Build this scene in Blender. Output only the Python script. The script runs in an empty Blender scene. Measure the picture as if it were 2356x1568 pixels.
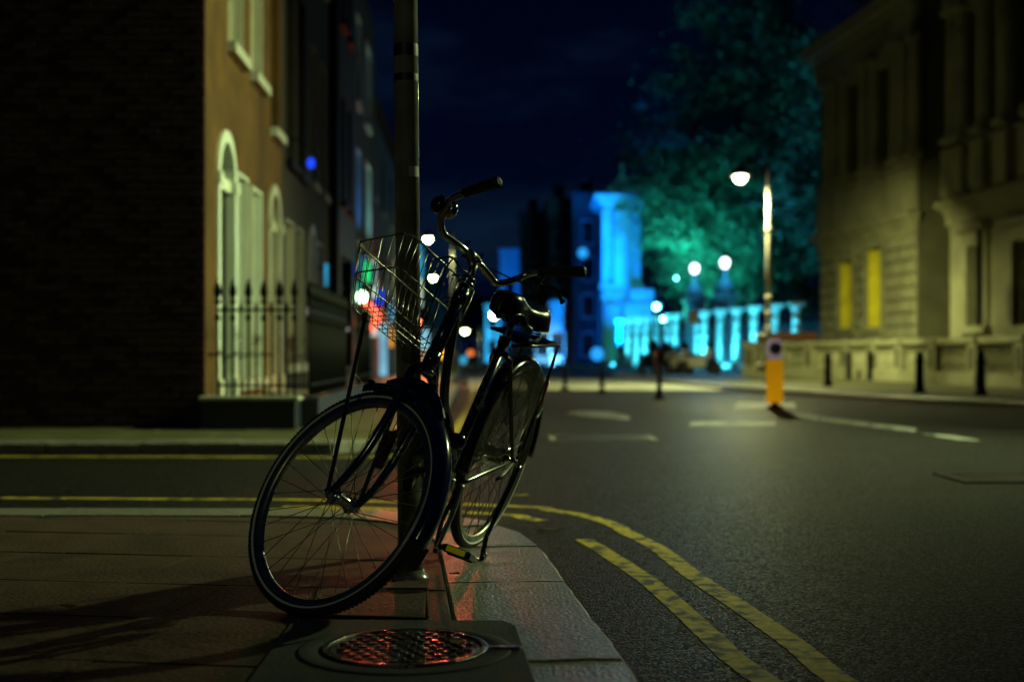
import bpy, bmesh, math, random
from mathutils import Vector, Matrix
from math import sin, cos, pi, radians as R_
random.seed(7)
S = bpy.context.scene
COL = S.collection
H = 0.7277            # camera height above the pavement
FD = 2998.0           # focal length in units of a 2356 px wide picture, used to place things by bearing
HOR = 817.0

# ------------------------------------------------------------------ camera
cam = bpy.data.cameras.new('camera'); camo = bpy.data.objects.new('camera', cam); COL.objects.link(camo)
camo.location = (0, 0, H); camo.rotation_euler = (R_(90), 0, 0)
cam.lens = 45.806; cam.sensor_width = 36; cam.shift_y = 0.0139
cam.clip_start = .05; cam.clip_end = 1500
cam.dof.use_dof = True; cam.dof.focus_distance = 4.0; cam.dof.aperture_fstop = 1.85; cam.dof.aperture_blades = 0
S.camera = camo

# ------------------------------------------------------------------ night sky
W = bpy.data.worlds.new('World'); S.world = W; W.use_nodes = True
nt = W.node_tree; nt.nodes.clear()
def N(t, kind, **kw):
    n = t.nodes.new(kind)
    for a, b in kw.items():
        if a.startswith('i_'): n.inputs[a[2:].replace('_', ' ')].default_value = b
        else: setattr(n, a, b)
    return n
out = N(nt, 'ShaderNodeOutputWorld'); bg = N(nt, 'ShaderNodeBackground')
tc = N(nt, 'ShaderNodeTexCoord'); sep = N(nt, 'ShaderNodeSeparateXYZ'); nt.links.new(tc.outputs['Generated'], sep.inputs[0])
rmp = N(nt, 'ShaderNodeValToRGB'); nt.links.new(sep.outputs['Z'], rmp.inputs[0])
e = rmp.color_ramp.elements
e[0].position = 0.0; e[0].color = (.0004, .0042, .022, 1)
e[1].position = .55; e[1].color = (.0001, .0003, .0028, 1)
m_ = e.new(.14); m_.color = (.0003, .0030, .018, 1)
mp = N(nt, 'ShaderNodeMapping'); mp.inputs['Scale'].default_value = (2.2, 2.2, 7.5); nt.links.new(tc.outputs['Generated'], mp.inputs[0])
nz = N(nt, 'ShaderNodeTexNoise'); nz.inputs['Scale'].default_value = 1.7; nz.inputs['Detail'].default_value = 5; nz.inputs['Roughness'].default_value = .6
nt.links.new(mp.outputs[0], nz.inputs['Vector'])
cr = N(nt, 'ShaderNodeValToRGB'); cr.color_ramp.elements[0].position = .44; cr.color_ramp.elements[1].position = .72
cr.color_ramp.elements[0].color = (0, 0, 0, 1); cr.color_ramp.elements[1].color = (.0060, .0160, .034, 1)
nt.links.new(nz.outputs['Fac'], cr.inputs[0])
ad = N(nt, 'ShaderNodeMixRGB', blend_type='ADD'); ad.inputs[0].default_value = 1
nt.links.new(rmp.outputs[0], ad.inputs[1]); nt.links.new(cr.outputs[0], ad.inputs[2])
nt.links.new(ad.outputs[0], bg.inputs[0]); bg.inputs[1].default_value = 1.0
nt.links.new(bg.outputs[0], out.inputs[0])
S.view_settings.view_transform = 'Standard'; S.view_settings.look = 'None'
S.view_settings.exposure = -1.0; S.view_settings.gamma = 1; S.view_settings.use_curve_mapping = False
S.cycles.use_denoising = True
try: S.cycles.denoiser = 'OPENIMAGEDENOISE'
except Exception: pass
S.cycles.max_bounces = 5; S.cycles.diffuse_bounces = 2; S.cycles.glossy_bounces = 3; S.cycles.transparent_max_bounces = 12
S.cycles.sample_clamp_indirect = 3.0; S.cycles.caustics_reflective = False; S.cycles.caustics_refractive = False

# ------------------------------------------------------------------ materials
MATS = {}
def mat(name, col, rough=.6, metal=0., var=.25, scale=8., bump=0., bscale=60., spec=.5, coat=0., alpha=1., stains=None):
    """principled material with noise colour variation and fine relief"""
    m = bpy.data.materials.new(name); m.use_nodes = True
    t = m.node_tree; b = t.nodes['Principled BSDF']
    b.inputs['Roughness'].default_value = rough; b.inputs['Metallic'].default_value = metal
    b.inputs['Specular IOR Level'].default_value = spec; b.inputs['Coat Weight'].default_value = coat
    b.inputs['Coat Roughness'].default_value = .08
    b.inputs['Alpha'].default_value = alpha
    g = N(t, 'ShaderNodeNewGeometry')
    n = N(t, 'ShaderNodeTexNoise'); n.inputs['Scale'].default_value = scale; n.inputs['Detail'].default_value = 6
    t.links.new(g.outputs['Position'], n.inputs['Vector'])
    r = N(t, 'ShaderNodeValToRGB'); r.color_ramp.elements[0].position = .3; r.color_ramp.elements[1].position = .7
    r.color_ramp.elements[0].color = tuple(c*(1-var) for c in col)+(1,)
    r.color_ramp.elements[1].color = tuple(min(1, c*(1+var)) for c in col)+(1,)
    t.links.new(n.outputs['Fac'], r.inputs[0])
    last = r.outputs[0]
    if stains:
        n2 = N(t, 'ShaderNodeTexNoise'); n2.inputs['Scale'].default_value = stains[1]; n2.inputs['Detail'].default_value = 4
        t.links.new(g.outputs['Position'], n2.inputs['Vector'])
        r2 = N(t, 'ShaderNodeValToRGB'); r2.color_ramp.elements[0].position = stains[2]; r2.color_ramp.elements[1].position = stains[2]+.12
        t.links.new(n2.outputs['Fac'], r2.inputs[0])
        mx = N(t, 'ShaderNodeMixRGB'); t.links.new(r2.outputs[0], mx.inputs[0]); t.links.new(last, mx.inputs[1]); mx.inputs[2].default_value = tuple(stains[0])+(1,)
        last = mx.outputs[0]
    t.links.new(last, b.inputs['Base Color'])
    if bump:
        n3 = N(t, 'ShaderNodeTexNoise'); n3.inputs['Scale'].default_value = bscale; n3.inputs['Detail'].default_value = 4
        t.links.new(g.outputs['Position'], n3.inputs['Vector'])
        bp = N(t, 'ShaderNodeBump'); bp.inputs['Strength'].default_value = bump; bp.inputs['Distance'].default_value = .01
        t.links.new(n3.outputs['Fac'], bp.inputs['Height']); t.links.new(bp.outputs[0], b.inputs['Normal'])
    MATS[name] = m; return m
def emis(name, col, s, grad=None):
    m = bpy.data.materials.new(name); m.use_nodes = True; t = m.node_tree; t.nodes.clear()
    o = N(t, 'ShaderNodeOutputMaterial'); e = N(t, 'ShaderNodeEmission'); e.inputs[0].default_value = tuple(col)+(1,); e.inputs[1].default_value = s
    if grad:                                    # uneven glow of a lit panel (its lamps sit behind in patches)
        g = N(t, 'ShaderNodeNewGeometry'); n = N(t, 'ShaderNodeTexNoise'); n.inputs['Scale'].default_value = grad
        t.links.new(g.outputs['Position'], n.inputs['Vector'])
        k = N(t, 'ShaderNodeMath', operation='MULTIPLY'); k.inputs[1].default_value = s*2; t.links.new(n.outputs['Fac'], k.inputs[0]); t.links.new(k.outputs[0], e.inputs[1])
    t.links.new(e.outputs[0], o.inputs[0]); MATS[name] = m; return m

# ------------------------------------------------------------------ mesh helpers
OFF = {}
class MB:
    def __init__(s): s.v = []; s.f = []; s.sm = []
    def add(s, v, f, smooth=False):
        o = len(s.v); s.v += [Vector(p) for p in v]; s.f += [tuple(i+o for i in q) for q in f]; s.sm += [smooth]*len(f); return s
    def box(s, lo, hi, M=None):
        x0, y0, z0 = lo; x1, y1, z1 = hi
        v = [Vector(p) for p in ((x0,y0,z0),(x1,y0,z0),(x1,y1,z0),(x0,y1,z0),(x0,y0,z1),(x1,y0,z1),(x1,y1,z1),(x0,y1,z1))]
        if M is not None: v = [M @ p for p in v]
        return s.add(v, [(0,3,2,1),(4,5,6,7),(0,1,5,4),(1,2,6,5),(2,3,7,6),(3,0,4,7)])
    def bbox(s, lo, hi, b, M=None):
        """box with chamfered edges"""
        x0, y0, z0 = lo; x1, y1, z1 = hi
        b = min(b, (x1-x0)/2.2, (y1-y0)/2.2, (z1-z0)/2.2)
        bm = bmesh.new(); r = bmesh.ops.create_cube(bm, size=1)
        for q in bm.verts: q.co = Vector(((x0+x1)/2+q.co.x*(x1-x0), (y0+y1)/2+q.co.y*(y1-y0), (z0+z1)/2+q.co.z*(z1-z0)))
        bmesh.ops.bevel(bm, geom=list(bm.edges), offset=b, segments=1, affect='EDGES', profile=.5)
        bm.verts.index_update(); vs = [q.co.copy() for q in bm.verts]
        if M is not None: vs = [M @ q for q in vs]
        s.add(vs, [[q.index for q in f.verts] for f in bm.faces]); bm.free(); return s
    def tube(s, pts, r, n=10, closed=False, cap=True, up=None, flat=None):
        pts = [Vector(p) for p in pts]; k = len(pts)
        rs = r if isinstance(r, (list, tuple)) else [r]*k
        t = []
        for i in range(k):
            a = pts[(i-1) % k] if (closed or i > 0) else pts[i]; b = pts[(i+1) % k] if (closed or i < k-1) else pts[i]
            t.append((b-a).normalized())
        u = Vector(up) if up is not None else (Vector((0,0,1)) if abs(t[0].z) < .9 else Vector((1,0,0)))
        vs = []; u = (u-t[0]*u.dot(t[0])).normalized()
        for i in range(k):
            u = (u-t[i]*u.dot(t[i])).normalized(); w = t[i].cross(u)
            fu, fw_ = flat if flat else (1, 1)
            for j in range(n):
                a = 2*pi*j/n; vs.append(pts[i]+(u*cos(a)*fu+w*sin(a)*fw_)*rs[i])
        fs = []
        for i in range(k if closed else k-1):
            for j in range(n):
                a = i*n+j; b = i*n+(j+1) % n; i2 = (i+1) % k; c = i2*n+(j+1) % n; d = i2*n+j
                fs.append((a, b, c, d))
        s.add(vs, fs, True)
        if cap and not closed:
            o = len(s.v)-len(vs)
            s.f.append(tuple(o+j for j in reversed(range(n)))); s.sm.append(False)
            s.f.append(tuple(o+(k-1)*n+j for j in range(n))); s.sm.append(False)
        return s
    def lathe(s, prof, base, axis=(0,0,1), n=16, smooth=True):
        ax = Vector(axis).normalized(); u = Vector((1,0,0)) if abs(ax.x) < .9 else Vector((0,1,0)); u = (u-ax*u.dot(ax)).normalized(); w = ax.cross(u)
        b = Vector(base); vs = []
        for r, h in prof:
            for j in range(n): a = 2*pi*j/n; vs.append(b+ax*h+(u*cos(a)+w*sin(a))*max(r, 1e-4))
        fs = [(i*n+j, i*n+(j+1) % n, (i+1)*n+(j+1) % n, (i+1)*n+j) for i in range(len(prof)-1) for j in range(n)]
        s.add(vs, fs, smooth); o = len(s.v)-len(vs)
        s.f.append(tuple(o+j for j in reversed(range(n)))); s.sm.append(False)
        s.f.append(tuple(o+(len(prof)-1)*n+j for j in range(n))); s.sm.append(False)
        return s
    def prism(s, poly, fr, depth):
        """poly: 2D outline in frame fr = (origin, e1, e2); extruded along e1 x e2 by depth"""
        o, a, b = [Vector(q) for q in fr]; n = a.cross(b).normalized()*depth; k = len(poly)
        p = [o+a*x+b*y for x, y in poly]
        s.add(p+[q+n for q in p], [tuple(reversed(range(k))), tuple(range(k, 2*k))]+[(i, (i+1) % k, k+(i+1) % k, k+i) for i in range(k)]); return s
    def build(s, name, m, parent=None, base=None):
        me = bpy.data.meshes.new(name)
        if parent is not None: off = OFF[parent.name]
        elif base is not None: off = Vector(base)
        else:
            xs = [p.x for p in s.v]; ys = [p.y for p in s.v]; zs = [p.z for p in s.v]
            off = Vector(((min(xs)+max(xs))/2, (min(ys)+max(ys))/2, min(zs)))
        me.from_pydata([p-off for p in s.v], [], s.f); me.materials.append(m if not isinstance(m, str) else MATS[m])
        me.polygons.foreach_set('use_smooth', s.sm)
        me.update()
        o = bpy.data.objects.new(name, me); COL.objects.link(o)
        OFF[o.name] = off
        if parent is not None: o.parent = parent
        else: o.location = off
        return o
def thing(name, label, cat, base, group=None):
    o = bpy.data.objects.new(name, None); COL.objects.link(o); o.location = base; o.empty_display_size = .2
    OFF[o.name] = Vector(base); return tag(o, label, cat, group)
def tag(o, label, cat, group=None):
    o['label'] = label; o['category'] = cat
    if group: o['group'] = group
    return o
def struct(o): o['kind'] = 'structure'; return o
def copy_tree(o, loc, label, parent=None):
    c = o.copy(); COL.objects.link(c)
    if parent is None: c.location = loc; c['label'] = label
    else: c.parent = parent
    for ch in list(o.children): copy_tree(ch, None, None, c)
    return c
def inst(o, name, parent, loc, rot=None):
    """another alike piece sharing o's mesh"""
    c = bpy.data.objects.new(name, o.data); COL.objects.link(c); c.parent = parent; c.location = loc
    if rot is not None: c.rotation_euler = rot
    return c
def at(px, Y, py=None, z=None):
    """world point at distance Y seen at column px (row py)"""
    X = (px-1178)/FD*Y
    return Vector((X, Y, (H+(HOR-py)/FD*Y) if py is not None else (z or 0)))
def zz(py, Y): return H+(HOR-py)/FD*Y
def light(name, kind, loc, col, power, target=None, size=.1, cone=None, blend=.5, parent=None):
    l = bpy.data.lights.new(name, kind); l.color = col; l.energy = power
    if kind in ('POINT', 'SPOT'): l.shadow_soft_size = size
    if kind == 'SPOT': l.spot_size = R_(cone or 120); l.spot_blend = blend
    o = bpy.data.objects.new(name, l); COL.objects.link(o)
    loc = Vector(loc); o.location = loc
    if parent is not None: o.parent = parent; o.location = loc-OFF[parent.name]
    if target is not None: o.rotation_euler = (Vector(target)-loc).to_track_quat('-Z', 'Y').to_euler()
    return o
def catmull(pts, n=6, closed=False):
    P = [Vector(p) for p in pts]; k = len(P); o = []
    for i in range(k if closed else k-1):
        g = (lambda j: P[j % k]) if closed else (lambda j: P[max(0, min(k-1, j))])
        a, b, c, d = g(i-1), g(i), g(i+1), g(i+2)
        for q in range(n):
            t = q/n; o.append(.5*((2*b)+(c-a)*t+(2*a-5*b+4*c-d)*t*t+(3*b-a-3*c+d)*t**3))
    if not closed: o.append(P[-1])
    return o

# materials
mat('slab_stone', (.088,.054,.040), .55, var=.3, scale=7, bump=.5, bscale=60, stains=((.055,.035,.028), 2.6, .54))
mat('slab_far', (.105,.10,.046), .6, var=.3, scale=3.5, bump=.35, bscale=55, stains=((.11,.095,.05), 1.3, .55))
mat('granite', (.29,.275,.225), .30, var=.5, scale=80, bump=.9, bscale=85, spec=.6, stains=((.12,.11,.09), 34, .60))
mat('concrete_dark', (.055,.053,.06), .7, var=.2, scale=9, bump=.25, bscale=90)
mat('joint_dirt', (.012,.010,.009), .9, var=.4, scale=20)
mat('iron_dark', (.02,.019,.019), .5, .6, var=.3, scale=30, bump=.2)
mat('cast_iron', (.16,.14,.14), .22, .9, var=.4, scale=30, bump=.6, bscale=70)
mat('yellow_paint', (.62,.46,.04), .6, var=.35, scale=30, bump=.4, bscale=120, stains=((.07,.055,.03), 13, .50))
mat('white_paint_road', (.36,.36,.32), .65, var=.3, scale=9, stains=((.05,.048,.045), 6, .50))
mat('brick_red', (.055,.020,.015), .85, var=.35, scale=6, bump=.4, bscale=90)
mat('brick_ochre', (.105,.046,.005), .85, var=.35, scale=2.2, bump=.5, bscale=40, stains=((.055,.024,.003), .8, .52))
mat('brick_brown', (.035,.024,.019), .85, var=.25, scale=3, bump=.35, bscale=60)
mat('render_dark', (.012,.012,.014), .7, var=.3, scale=2)
mat('mortar', (.03,.026,.022), .9, var=.2, scale=9)
mat('painted_white', (.80,.86,.74), .45, var=.08, scale=3)
mat('painted_cream', (.50,.47,.36), .5, var=.12, scale=3)
mat('sill_stone', (.45,.44,.38), .7, var=.15, scale=8)
mat('glass_dark', (.012,.014,.018), .06, var=.1, scale=2, spec=.7)
mat('black_paint', (.005,.005,.006), .6, var=.2, scale=20, spec=.10)
mat('plinth_blue', (.012,.015,.03), .45, var=.25, scale=5)
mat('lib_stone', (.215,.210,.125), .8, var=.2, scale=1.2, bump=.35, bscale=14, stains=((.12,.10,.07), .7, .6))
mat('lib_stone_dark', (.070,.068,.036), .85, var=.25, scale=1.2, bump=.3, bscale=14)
mat('blind_yellow', (.62,.54,.025), .7, var=.3, scale=1.4)
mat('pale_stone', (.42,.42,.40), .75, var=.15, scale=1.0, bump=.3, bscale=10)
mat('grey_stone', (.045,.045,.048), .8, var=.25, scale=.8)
mat('pier_stone', (.05,.055,.07), .8, var=.2)
mat('slate', (.03,.03,.035), .7, var=.3, scale=3)
mat('leaf', (.040,.090,.052), .55, var=.5, scale=.7)
mat('leaf_dark', (.025,.055,.030), .55, var=.5, scale=.7)
mat('bark', (.09,.07,.05), .9, var=.3, scale=6, bump=.5, bscale=20)
mat('pole_grey', (.24,.225,.18), .26, .1, var=.35, scale=9, bump=.12, bscale=40, stains=((.05,.046,.04), 5, .63), coat=.4)
mat('tape_black', (.008,.008,.008), .5, var=.2)
mat('sticker', (.42,.40,.36), .55, var=.15, scale=30)
mat('lamp_metal', (.38,.37,.33), .4, .2, var=.15, scale=6)
mat('bollard_yellow', (.62,.33,.012), .5, var=.08, scale=8)
mat('bollard_white', (.55,.50,.50), .5, var=.08)
mat('sign_blue', (.02,.03,.22), .4, var=.05)
# bicycle
mat('frame_navy', (.008,.013,.065), .16, .0, var=.3, scale=30, spec=.6, coat=.7)
mat('frame_black', (.007,.007,.009), .2, var=.3, scale=30, spec=.55, coat=.5)
mat('chrome', (.62,.60,.56), .13, 1., var=.12, scale=40)
mat('alloy', (.33,.32,.29), .34, 1., var=.25, scale=40)
mat('spoke_steel', (.20,.19,.16), .4, 1., var=.3, scale=60)
mat('rubber', (.012,.012,.013), .6, var=.3, scale=60, bump=.3, bscale=300)
mat('grip_rubber', (.010,.010,.012), .5, var=.2, scale=60, bump=.25, bscale=400)
mat('reflex_strip', (.93,.97,.86), .5, var=.12, scale=60)
mat('saddle_vinyl', (.010,.010,.011), .24, var=.2, scale=40, bump=.08, bscale=500, coat=.25)
mat('reflector_yellow', (1.,.82,.02), .36, 1., var=.06, scale=200)
mat('red_plastic', (.12,.02,.012), .3, var=.3, scale=30)
mat('red_reflector', (.5,.02,.02), .2, var=.1)
mat('wire', (.30,.29,.27), .25, 1., var=.3, scale=90)
mat('strap_metal', (.10,.10,.09), .38, .8, var=.4, scale=60)
mat('cable', (.008,.008,.009), .35, var=.1)
mat('decal_white', (.6,.62,.56), .5, var=.1)
mat('decal_yellow', (.55,.46,.10), .5, var=.1)
mat('coat_guard', (.012,.010,.008), .35, var=.3, scale=15, alpha=.62)
mat('bark_twig', (.02,.016,.01), .8, var=.2)
mat('dry_leaf', (.28,.2,.05), .7, var=.3, scale=30)
mat('car_dark', (.012,.013,.022), .15, .2, var=.1, coat=.8)
mat('car_maroon', (.05,.012,.014), .15, .2, var=.1, coat=.8)
mat('scooter_pale', (.80,.78,.62), .3, var=.1, coat=.4)
mat('shop_dark', (.010,.009,.010), .35, var=.2)
mat('hut_rust', (.22,.07,.025), .7, var=.2)
mat('railing_blue', (.01,.012,.02), .4, var=.2)

def asphalt_mat(name, col, rough, glitter):
    m = mat(name, col, rough, var=.35, scale=1.2, spec=.06, stains=(tuple(c*.6 for c in col), .6, .55))
    t = m.node_tree; b = t.nodes['Principled BSDF']; g = N(t, 'ShaderNodeNewGeometry')
    vo = N(t, 'ShaderNodeTexVoronoi'); vo.inputs['Scale'].default_value = 85
    t.links.new(g.outputs['Position'], vo.inputs['Vector'])
    n3 = N(t, 'ShaderNodeTexNoise'); n3.inputs['Scale'].default_value = 22; n3.inputs['Detail'].default_value = 5
    t.links.new(g.outputs['Position'], n3.inputs['Vector'])
    su = N(t, 'ShaderNodeMath', operation='SUBTRACT'); t.links.new(n3.outputs['Fac'], su.inputs[0]); t.links.new(vo.outputs['Distance'], su.inputs[1])
    bp = N(t, 'ShaderNodeBump'); bp.inputs['Strength'].default_value = glitter; bp.inputs['Distance'].default_value = .012
    t.links.new(su.outputs[0], bp.inputs['Height']); t.links.new(bp.outputs[0], b.inputs['Normal'])
    vo.inputs['Scale'].default_value = 120
    base = b.inputs['Base Color'].links[0].from_socket
    sp_ = N(t, 'ShaderNodeSeparateColor'); t.links.new(vo.outputs['Color'], sp_.inputs[0])
    gr = N(t, 'ShaderNodeMath', operation='GREATER_THAN'); gr.inputs[1].default_value = .80; t.links.new(sp_.outputs[0], gr.inputs[0])
    ml = N(t, 'ShaderNodeMath', operation='MULTIPLY'); ml.inputs[1].default_value = .75; t.links.new(gr.outputs[0], ml.inputs[0])
    mx2 = N(t, 'ShaderNodeMixRGB'); t.links.new(ml.outputs[0], mx2.inputs[0]); t.links.new(base, mx2.inputs[1]); mx2.inputs[2].default_value = (.09,.085,.08,1)
    t.links.new(mx2.outputs[0], b.inputs['Base Color'])
    mr = N(t, 'ShaderNodeMapRange'); mr.inputs['To Min'].default_value = rough-.22; mr.inputs['To Max'].default_value = rough+.15
    t.links.new(sp_.outputs[1], mr.inputs['Value']); t.links.new(mr.outputs[0], b.inputs['Roughness'])
    return m
asphalt_mat('asphalt', (.014,.012,.012), .58, 1.0)

# ------------------------------------------------------------------ street lamps and their light (positions needed early)
WARM = (.85, 1., .42); GREENY = (.95, 1., .42); CYAN = (.06, .72, 1.); BLUE = (.0, .17, 1.); TEAL = (.05, 1., .55)
emis('lamp_glow', (1., .97, .62), 45.)
emis('lamp_glow_far', (.90, 1., .40), 90.)
emis('globe_glow', (.75, .95, 1.), 9.)
emis('flood_glow', (.7, .97, 1.), 40.)

# ================================================================== SETTING: ground
struct(MB().add([(-160,-40,-.1),(200,-40,-.1),(200,700,-.1),(-160,700,-.1)], [(0,1,2,3)]).build('road', 'asphalt', base=(0,0,-.1)))

def clip_poly(poly, region):
    """poly clipped by a convex counter-clockwise region"""
    o = poly
    for i in range(len(region)):
        a = region[i]; b = region[(i+1) % len(region)]; r = []
        f = lambda p: (b[0]-a[0])*(p[1]-a[1])-(b[1]-a[1])*(p[0]-a[0])
        for j in range(len(o)):
            p, q = o[j], o[(j+1) % len(o)]; fp, fq = f(p), f(q)
            if fp >= 0: r.append(p)
            if fp*fq < 0: t = fp/(fp-fq); r.append((p[0]+(q[0]-p[0])*t, p[1]+(q[1]-p[1])*t))
        o = r
        if len(o) < 3: return []
    return o
def area(p): return abs(sum(p[i][0]*p[(i+1) % len(p)][1]-p[(i+1) % len(p)][0]*p[i][1] for i in range(len(p))))/2
def inset(p, d):
    cx = sum(q[0] for q in p)/len(p); cy = sum(q[1] for q in p)/len(p); o = []
    k = len(p)
    for i in range(k):
        a, b, c = Vector(p[i-1]), Vector(p[i]), Vector(p[(i+1) % k])
        e1 = (b-a).normalized(); e2 = (c-b).normalized(); n1 = Vector((-e1.y, e1.x)); n2 = Vector((-e2.y, e2.x))
        m = n1+n2; l = m.length_squared
        o.append(tuple(b+m*(2*d/l if l > .3 else 0)))
    return o
def slab_mesh(p, z0, z1, bev, mb=None):
    """a stone: flat top inside chamfered upper edges, ccw outline p"""
    mb = mb or MB(); k = len(p); q = inset(p, bev)
    zt = [z1+random.uniform(-.0015, .0015) for _ in range(k)]
    v = [(x, y, z0) for x, y in p]+[(x, y, z1-bev) for x, y in p]+[(q[i][0], q[i][1], zt[i]) for i in range(k)]
    f = [tuple(range(2*k, 3*k))]
    for i in range(k):
        j = (i+1) % k; f += [(i, j, k+j, k+i), (k+i, k+j, 2*k+j, 2*k+i)]
    return mb.add(v, f)
# kerb line of the near corner (outer edge of the granite), from behind the camera round into the lane
outer = [(.118-.0865*(y-4.96), y) for y in (-2.0,.6,2.2,2.9,3.29,3.71,4.145,4.55,4.96)]+[(.045,5.35),(-.10,5.70),(-.33,5.96),(-.66,6.12),(-1.2,6.18),(-2.5,6.20),(-4.5,6.22),(-9,6.25)]
wid = [.40]*9+[.40,.39,.37,.34,.31,.30,.30,.30]
inner = []
for i, p in enumerate(outer):
    a = Vector(outer[max(0, i-1)]); b = Vector(outer[min(len(outer)-1, i+1)]); t = (b-a).normalized(); n = Vector((-t.y, t.x))
    inner.append(tuple(Vector(p)+n*wid[i]))
region = [(-9,-2)]+inner[:1]+inner[1:]
# bedding under the paving
pave = struct(slab_mesh([(-9,-2.0)]+[tuple(Vector(p)) for p in inner], -.16, -.0025, .002).build('pavement', 'joint_dirt', base=(0,0,-.1)))
ang = R_(-8.0); ca, sa = cos(ang), sin(ang)
def rot(u, v): return (ca*u-sa*v-.9, sa*u+ca*v+5.2)
v0s = [-7.2,-6.6,-6.0,-5.4,-4.85,-4.3,-3.7,-3.15,-2.62,-2.09,-1.58,-1.06,-.50,.02,.46,.92]
for r in range(len(v0s)-1):
    u = -9+random.uniform(0, .5)+(r % 2)*.4
    while u < 1.6:
        L_ = random.choice([.62,.7,.78,.9]) if v0s[r] > -3.2 else .95
        p = [rot(u, v0s[r]), rot(u+L_, v0s[r]), rot(u+L_, v0s[r+1]), rot(u, v0s[r+1])]
        c = clip_poly(p, region)
        if c and area(c) > .004:
            g = inset(c, .0022)
            # joints seen square to the eye stay narrow; every slab sits a shade differently
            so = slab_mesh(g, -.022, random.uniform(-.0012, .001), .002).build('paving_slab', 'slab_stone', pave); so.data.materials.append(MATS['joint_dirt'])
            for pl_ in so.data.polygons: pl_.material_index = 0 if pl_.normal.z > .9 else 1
        u += L_
# granite kerb stones
def kerb_run(outer, inner, cuts, parent, m, name='kerb_stone', zt=.004, zb=-.14, rag=.006):
    d = [0]
    for i in range(1, len(outer)): d.append(d[-1]+(Vector(outer[i])-Vector(outer[i-1])).length)
    def pos(line, s):
        s = max(0, min(d[-1]-1e-6, s))
        for i in range(len(d)-1):
            if d[i] <= s <= d[i+1]:
                t = (s-d[i])/(d[i+1]-d[i]); return Vector(line[i]).lerp(Vector(line[i+1]), t)
    for a, b in zip(cuts[:-1], cuts[1:]):
        a += .005; b -= .005; k = max(2, int((b-a)/.06)+1)
        o = [pos(outer, a+(b-a)*i/(k-1)) for i in range(k)]; n = [pos(inner, a+(b-a)*i/(k-1)) for i in range(k)]
        v = []; ch = .012; f = []
        dz = random.uniform(-.004, .004)
        for i in range(k):
            w = (o[i]-n[i]).normalized(); jt = Vector((random.uniform(-rag, rag), random.uniform(-rag, rag)*.3)); j2 = random.uniform(-rag, rag)*.6
            P = [(n[i]+w*.003, zb), (n[i]+w*.003, zt-.008+dz), (n[i]+w*.012, zt+dz)]
            for q in (.25, .5, .75): P.append((n[i].lerp(o[i], q), zt+dz+random.uniform(-.0018, .0018)))
            P += [(o[i]-w*(.016+abs(j2)), zt-.001+dz), (o[i]+jt*.5, zt-.018+dz-abs(j2)), (o[i]+jt*.3, zb)]
            v += [(p.x, p.y, z) for p, z in P]
        m_ = 9
        for i in range(k-1):
            for j in range(m_-1): f.append((i*m_+j, (i+1)*m_+j, (i+1)*m_+j+1, i*m_+j+1))
        f.append(tuple(range(m_))); f.append(tuple(reversed(range((k-1)*m_, k*m_))))
        MB().add(v, f).build(name, m, parent)
    return d
# cut positions by arc length (joints seen in the photograph lie at Y = 3.11, 3.49, 4.20, 4.97)
def s_at(y):
    s = 0
    for i in range(len(outer)-1):
        a, b = outer[i], outer[i+1]; l = (Vector(b)-Vector(a)).length
        if a[1] <= y <= b[1]: return s+l*(y-a[1])/(b[1]-a[1])
        s += l
cuts = [0, .9, 1.8, 2.7, 3.6]+[s_at(y) for y in (2.2, 2.72, 3.11, 3.49, 4.20, 4.97)]
cuts = [c for i, c in enumerate(cuts) if i == 0 or c > cuts[i-1]+.2]
last = cuts[-1]; tot = sum((Vector(outer[i+1])-Vector(outer[i])).length for i in range(len(outer)-1))
while last < tot-.9: last += random.choice([.62,.7,.8,.9]); cuts.append(min(last, tot))
kerb_run(outer, inner, cuts, pave, 'granite')

# far side of the lane: pavement in front of the brick house, running on along its street front
fo = [(-14,10.9),(-6,10.9),(-4,10.9),(-2.6,10.92),(-1.5,11.0),(-1.15,11.2),(-.98,11.7),(-.93,12.6),(-.93,14),(-.97,20),(-1.2,28),(-1.5,38),(-2.1,60),(-4.2,130)]
wl = Vector((-.0327, 1)).normalized()
fi = [(x, y+.28) if y < 10.95 else None for x, y in fo]
fi = []
for i, p in enumerate(fo):
    a = Vector(fo[max(0, i-1)]); b = Vector(fo[min(len(fo)-1, i+1)]); t = (b-a).normalized(); fi.append(tuple(Vector(p)+Vector((-t.y, t.x))*.28))
far = MB(); poly = list(fi)+[(-12,130),(-14,12)]
far.add([(x, y, -.005) for x, y in poly]+[(x, y, -.2) for x, y in poly], [tuple(range(len(poly)))]+[(i, len(poly)+i, len(poly)+(i+1) % len(poly), (i+1) % len(poly)) for i in range(len(poly))])
farp = struct(far.build('pavement', 'slab_far', base=(0,12,-.1)))
dd = sum((Vector(fo[i+1])-Vector(fo[i])).length for i in range(len(fo)-1))
fc = [0]
while fc[-1] < 34: fc.append(fc[-1]+random.choice([.8,.95,1.1]))
kerb_run(fo, fi, fc, farp, 'granite', rag=.008)
# slab rows of the far pavement, raised singly
for r in range(3):
    x = -8.6+.3*r
    while x < -1.45:
        w = random.choice([.7,.8,.95]); y0 = 11.2+.62*r
        slab_mesh(inset([(x, y0),(x+w, y0),(x+w, y0+.62),(x, y0+.62)], .006), -.03, random.uniform(0, .006), .004).build('paving_slab', 'slab_far', farp); x += w

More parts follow.
